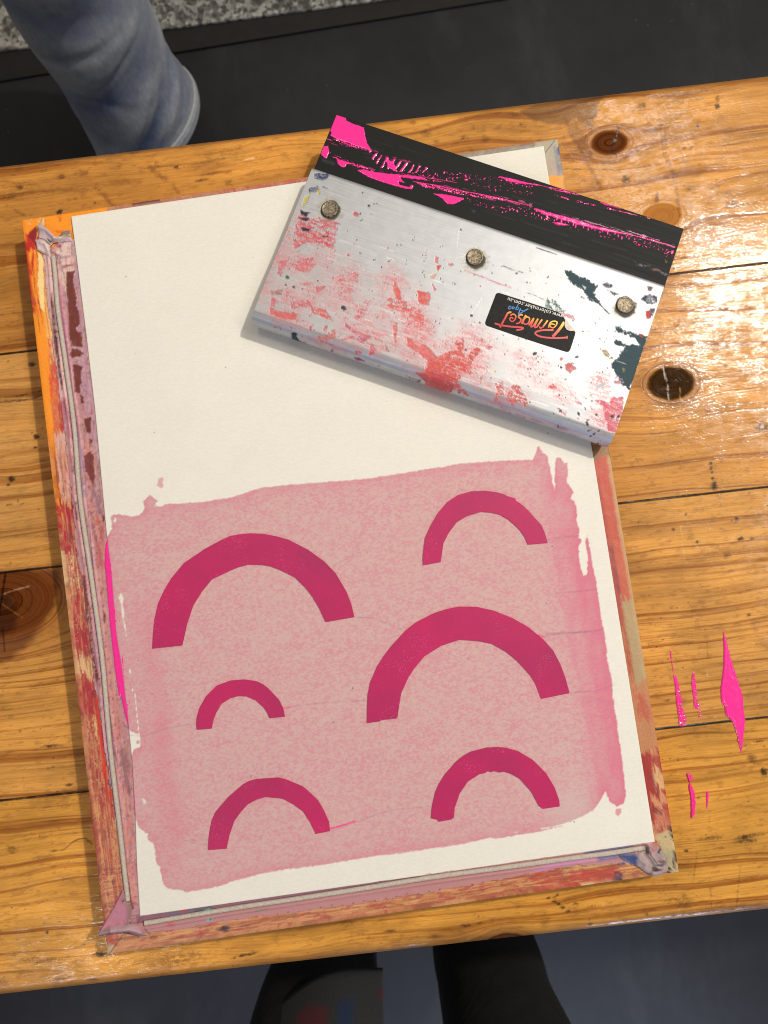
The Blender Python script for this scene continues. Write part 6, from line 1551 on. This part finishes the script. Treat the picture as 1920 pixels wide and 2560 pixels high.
    # reading direction runs right to left in the photograph, baseline from (1252,612) to (424,292)
    b0 = np.array([1252, 560.]); b1 = np.array([424, 292.]); ex = (b1 - b0); Lx = np.linalg.norm(ex); ex /= Lx; ey = np.array([-ex[1], ex[0]])
    if ey[1] < 0: ey = -ey
    s_ = Lx / co[:, 0].max(); pts = b0[None] + co[:, :1] * s_ * ex[None] + co[:, 1:2] * s_ * 1.15 * ey[None]
    ok = pts[:, 0] < 1232
    a = np.array(z5([tuple(q) for q in pts])); u, v, z = sq_from_px(a[:, 0], a[:, 1]); X, Y, Z = sq_xyz(u, v, sq_top(v) + .00034)
    fc = [q for q in fc if all(ok[j] for j in q)]
    fx = []
    for q in fc:
        A_, B_, C_ = (np.array([X[j], Y[j]]) for j in q[:3]); cr = (B_ - A_)[0] * (C_ - A_)[1] - (B_ - A_)[1] * (C_ - A_)[0]
        fx.append(q if cr > 0 else q[::-1])
    o = mesh_from("lettering", np.stack([X, Y, Z], 1), fx, M_letter, None, False, None, np.repeat(alb((236, 228, 214))[None], len(X), 0)); o.parent = st
    return root


BOLTS = [(826, 525), (1188, 648), (1562, 770)]
build_squeegee()

# ------------------------------------------------------------------ the two people by the table
def loft(name, rings, mat, parent, caps=True, fold=None):
    """rings: list of (center xyz, rx, ry, yaw)"""
    n = 72; m = len(rings); vs = np.zeros((m, n, 3)); th = np.linspace(0, 2 * math.pi, n, endpoint=False)
    for i, (c, rx, ry, yaw) in enumerate(rings):
        rr_ = np.ones(n) if fold is None else 1 + fold(i / (m - 1), th, c[2])
        x = np.cos(th) * rx * rr_; y = np.sin(th) * ry * rr_
        vs[i, :, 0] = c[0] + x * math.cos(yaw) - y * math.sin(yaw); vs[i, :, 1] = c[1] + x * math.sin(yaw) + y * math.cos(yaw); vs[i, :, 2] = c[2]
    idx = np.arange(m * n).reshape(m, n); j = np.roll(idx, -1, 1)
    f = np.stack([idx[:-1], j[:-1], j[1:], idx[1:]], -1).reshape(-1, 4)
    o = mesh_from(name, vs.reshape(-1, 3), f, mat, None, True)
    if caps:
        bm = bmesh.new(); bm.from_mesh(o.data); bm.verts.ensure_lookup_table()
        for ring in (idx[0][::-1], idx[-1]): bm.faces.new([bm.verts[int(q)] for q in ring])
        bm.to_mesh(o.data); bm.free()
    under(parent, o)
    return o


def mat_denim():
    n = N("washed_denim")
    oc = n.coord()
    a = n.noise(oc, 9, 4, .6); b = n.noise(n.coord((1, 1, .25)), 260, 3, .6)
    w = n.n('ShaderNodeTexWave'); w.inputs['Scale'].default_value = 420; w.bands_direction = 'DIAGONAL'; n.l(oc, w.inputs['Vector'])
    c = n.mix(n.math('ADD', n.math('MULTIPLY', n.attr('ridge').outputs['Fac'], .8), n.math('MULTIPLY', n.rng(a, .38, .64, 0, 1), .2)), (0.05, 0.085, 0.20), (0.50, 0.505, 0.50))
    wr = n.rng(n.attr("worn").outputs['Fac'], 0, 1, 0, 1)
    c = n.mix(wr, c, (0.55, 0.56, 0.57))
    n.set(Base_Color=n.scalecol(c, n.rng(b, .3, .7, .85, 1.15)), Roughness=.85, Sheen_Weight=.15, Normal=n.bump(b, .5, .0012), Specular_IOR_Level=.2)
    return n.m


def shoe(parent, x, y, yaw, mat):
    L, Wd, Hh = .27, .10, .09
    rings = []
    n = 28; vs = []; fs = []
    for i in range(n):
        t = i / (n - 1)
        w = Wd / 2 * (math.sin(math.pi * min(1, max(.02, t * .96 + .02))) ** .45) * (1.0 if t > .4 else .86)
        h = Hh * (1 - .55 * sstep(.35, .95, t)) * (math.sin(math.pi * (t * .94 + .03)) ** .25)
        for k in range(20):
            a = 2 * math.pi * k / 20
            px_ = (t - .25) * L; py_ = w * math.cos(a); pz_ = max(0.0, h * (.5 + .5 * math.sin(a)))
            vs.append((x + px_ * math.cos(yaw) - py_ * math.sin(yaw), y + px_ * math.sin(yaw) + py_ * math.cos(yaw), pz_ + .001))
    for i in range(n - 1):
        for k in range(20):
            fs.append((i * 20 + k, i * 20 + (k + 1) % 20, (i + 1) * 20 + (k + 1) % 20, (i + 1) * 20 + k))
    fs.append(tuple(range(19, -1, -1))); fs.append(tuple(range((n - 1) * 20, n * 20)))
    o = mesh_from("shoe", vs, fs, mat); under(parent, o)


M_denim = mat_denim()
M_shoe = simple("dark_leather", (.02, .018, .016), .5, 200, .2, .2, .0005)


def build_jeans():
    hx, hy = P(366, 300, 0.075)
    root = empty("person", (float(hx), float(hy), 0)); tag(root, "person standing across the table in faded blue jeans, only the lower leg in view", "person")
    rings = []
    for i, z in enumerate(np.linspace(.062, .95, 150)):
        t = (z - .062) / .888
        rx = .090 - .004 * math.sin(t * 6) + .010 * sstep(.45, 1, t) + .009 * sstep(.17, .07, z); ry = .092 + .014 * sstep(.4, 1, t)
        rings.append(((hx - .006 * math.sin(z * 6), hy + .012 * z, z), rx, ry, .3))
    def fold(t, th, z):
        def ridge(z0, slope, ph, w, amp, cen, sp):
            return amp * np.exp(-((z - z0 - slope * np.sin(th - ph)) / w) ** 2) * np.exp(-((np.angle(np.exp(1j * (th - cen)))) / sp) ** 2)
        f = ridge(.122, .05, 4.9, .013, .07, 5.4, .7) + ridge(.150, .085, 4.9, .018, -.12, 4.6, .8) + ridge(.195, .08, 4.9, .022, .06, 4.5, .9)
        f = f + ridge(.265, .03, 4.9, .034, -.085, 4.4, .8) + ridge(.33, .04, 4.9, .035, .05, 5.0, 1.0) + ridge(.39, -.02, 4.9, .034, -.10, 4.6, .9) + ridge(.185, .14, 5.5, .012, .055, 5.7, .5) + ridge(.16, .13, 5.5, .012, -.05, 5.8, .5)
        f = f + ridge(.145, .10, 5.2, .0055, -.050, 5.2, .8) + ridge(.210, .11, 5.1, .006, -.045, 4.7, .6) + ridge(.235, -.06, 4.4, .006, -.035, 4.3, .5) + ridge(.30, .05, 4.9, .007, -.04, 5.0, .7) + ridge(.345, .02, 4.6, .007, -.04, 4.4, .8) + ridge(.11, .05, 5.4, .005, -.04, 5.4, .5)
        f = f + .05 * (fbm(th * 2.2 + z * 14, z * 22 - th * 1.2, 44, 3) - .5)
        f = f + .012 * np.sin(3 * th + z * 30) + .010 * np.sin(5 * th - z * 46)
        return f * sstep(.066, .11, z)
    def tilt(ob):
        m_ = ob.data; c_ = np.zeros(len(m_.vertices) * 3); m_.vertices.foreach_get('co', c_); c_ = c_.reshape(-1, 3)
        c_[:, 2] += (.42 * (c_[:, 0] - hx) - .10 * (c_[:, 1] - hy)) * sstep(.42, .06, c_[:, 2])
        m_.vertices.foreach_set('co', c_.ravel().astype(np.float32)); m_.update()
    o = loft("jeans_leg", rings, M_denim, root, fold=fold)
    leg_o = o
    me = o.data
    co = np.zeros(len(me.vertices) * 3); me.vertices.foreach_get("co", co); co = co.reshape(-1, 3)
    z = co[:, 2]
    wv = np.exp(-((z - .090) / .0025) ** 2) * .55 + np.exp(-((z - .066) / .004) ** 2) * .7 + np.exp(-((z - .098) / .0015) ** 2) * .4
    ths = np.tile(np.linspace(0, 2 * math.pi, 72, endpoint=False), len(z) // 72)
    fold_shade = np.clip(.46 + 3.2 * fold(0, ths, z) + .5 * (fbm(co[:, 0] * 30, z * 26, 9, 3) - .5), 0, 1)  # fold shade and highlights put into the denim colour, over random fading
    at2 = me.attributes.new("ridge", 'FLOAT', 'POINT'); at2.data.foreach_set("value", fold_shade.astype(np.float32))
    wv = wv * (.4 + .6 * fbm(co[:, 0] * 300, co[:, 1] * 300, 3, 2))
    at = me.attributes.new("worn", 'FLOAT', 'POINT'); at.data.foreach_set("value", wv.astype(np.float32))
    # hem turned up as a band
    hem = []
    for z_ in np.linspace(.060, .088, 8):
        b = .0022 * math.sin(math.pi * (z_ - .060) / .028) + .0006
        hem.append(((hx - .006 * math.sin(z_ * 6), hy + .012 * z_, z_), .099 + b, .093 + b, .3))
    o = loft("hem", hem, M_denim, root)
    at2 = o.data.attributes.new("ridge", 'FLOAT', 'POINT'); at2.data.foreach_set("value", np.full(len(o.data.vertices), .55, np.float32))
    at = o.data.attributes.new("worn", 'FLOAT', 'POINT'); at.data.foreach_set("value", np.tile(np.array([1, .35, .95, .1, .05, .9, .15, 1], np.float32)[:, None], (1, 72)).ravel())
    tilt(leg_o); tilt(o)
    shoe(root, float(hx) + .01, float(hy) - .01, -1.3, M_shoe)


build_jeans()


def build_photographer():
    M_tr = simple("black_trousers", (.0045, .0045, .006), .9, 45, .5, .6, .004)
    zc = .36
    lx_, ly_ = P(800, 2470, zc); rx_, ry_ = P(1222, 2465, zc)
    root = empty("person", (float((lx_ + rx_) / 2), float(ly_), 0)); tag(root, "person in black trousers and a paint stained grey apron standing at the near side", "person")
    for (x, y, ph) in ((float(lx_), float(ly_), 0.), (float(rx_), float(ry_), 1.7)):
        rings = []
        for z in np.linspace(.05, .92, 90):
            r = .062 + .012 * sstep(.2, .9, z)
            rings.append(((x + (.015 if ph else -.0) * z, y - .02 * z, z), r, r * 1.08, 0.))
        def fold(t, th, z, ph=ph):
            return .06 * np.exp(-((z - .33 - .03 * np.cos(th + ph)) / .03) ** 2) * np.cos(th - 1.2) + .03 * np.sin(2 * th + z * 22 + ph) + .05 * np.exp(-((z - .2 - .05 * np.sin(th + ph)) / .03) ** 2)
        loft("trouser_leg", rings, M_tr, root, fold=fold)
        shoe(root, x, y + .02, 1.45, M_shoe)
    # apron: a curved sheet hanging from the waist, its lower corner in view
    zb = .50
    ax1, ay1 = P(957, 2419, zb); ax0, ay0 = P(640, 2542, zb)
    ax0, ay0, ax1, ay1 = map(float, (ax0, ay0, ax1, ay1))
    s = np.linspace(0, 1, 90); t = np.linspace(0, 1, 60)
    xs = ax1 + (ax0 - ax1) * s * 1.7
    k = (ay1 - ay0) / ((ax1 - ax0 - .03) ** 2)
    ys = ay1 - k * np.maximum(ax1 - xs - .03, 0) ** 2 + .004 * np.sin(s * 9) * s
    X = np.repeat(xs[None], 60, 0) + .012 * t[:, None] * (1 - s[None]); Y = np.repeat(ys[None], 60, 0) - .02 * t[:, None] + .006 * np.sin(s[None] * 7 + 2 * t[:, None]); Z = zb + .46 * t[:, None] + .006 * np.sin(s[None] * 5)
    cv = Canvas(X, Y, Z, (.050, .052, .060))
    cv.poly([(740, 2545), (770, 2510), (820, 2520), (810, 2600), (740, 2600)], alb((120, 40, 46)), .7, 10, 8); cv.poly([(845, 2500), (885, 2500), (880, 2580), (840, 2580)], alb((40, 62, 100)), .7, 8, 7); cv.blob(955, 2482, 10, 14, alb((110, 36, 50)), .6)
    cv.blob(908, 2495, 3, 2, alb((190, 190, 195)), .7)
    V3 = np.stack([X, Y, Z], -1).reshape(-1, 3)
    o = mesh_from("apron", V3, grid_faces(60, 90), mat_painted("apron_canvas", .9, 700, .4, .0006, .25), None, True, None, cv.C.reshape(-1, 3))
    md = o.modifiers.new("thickness", 'SOLIDIFY'); md.thickness = .0012
    under(root, o)


build_photographer()
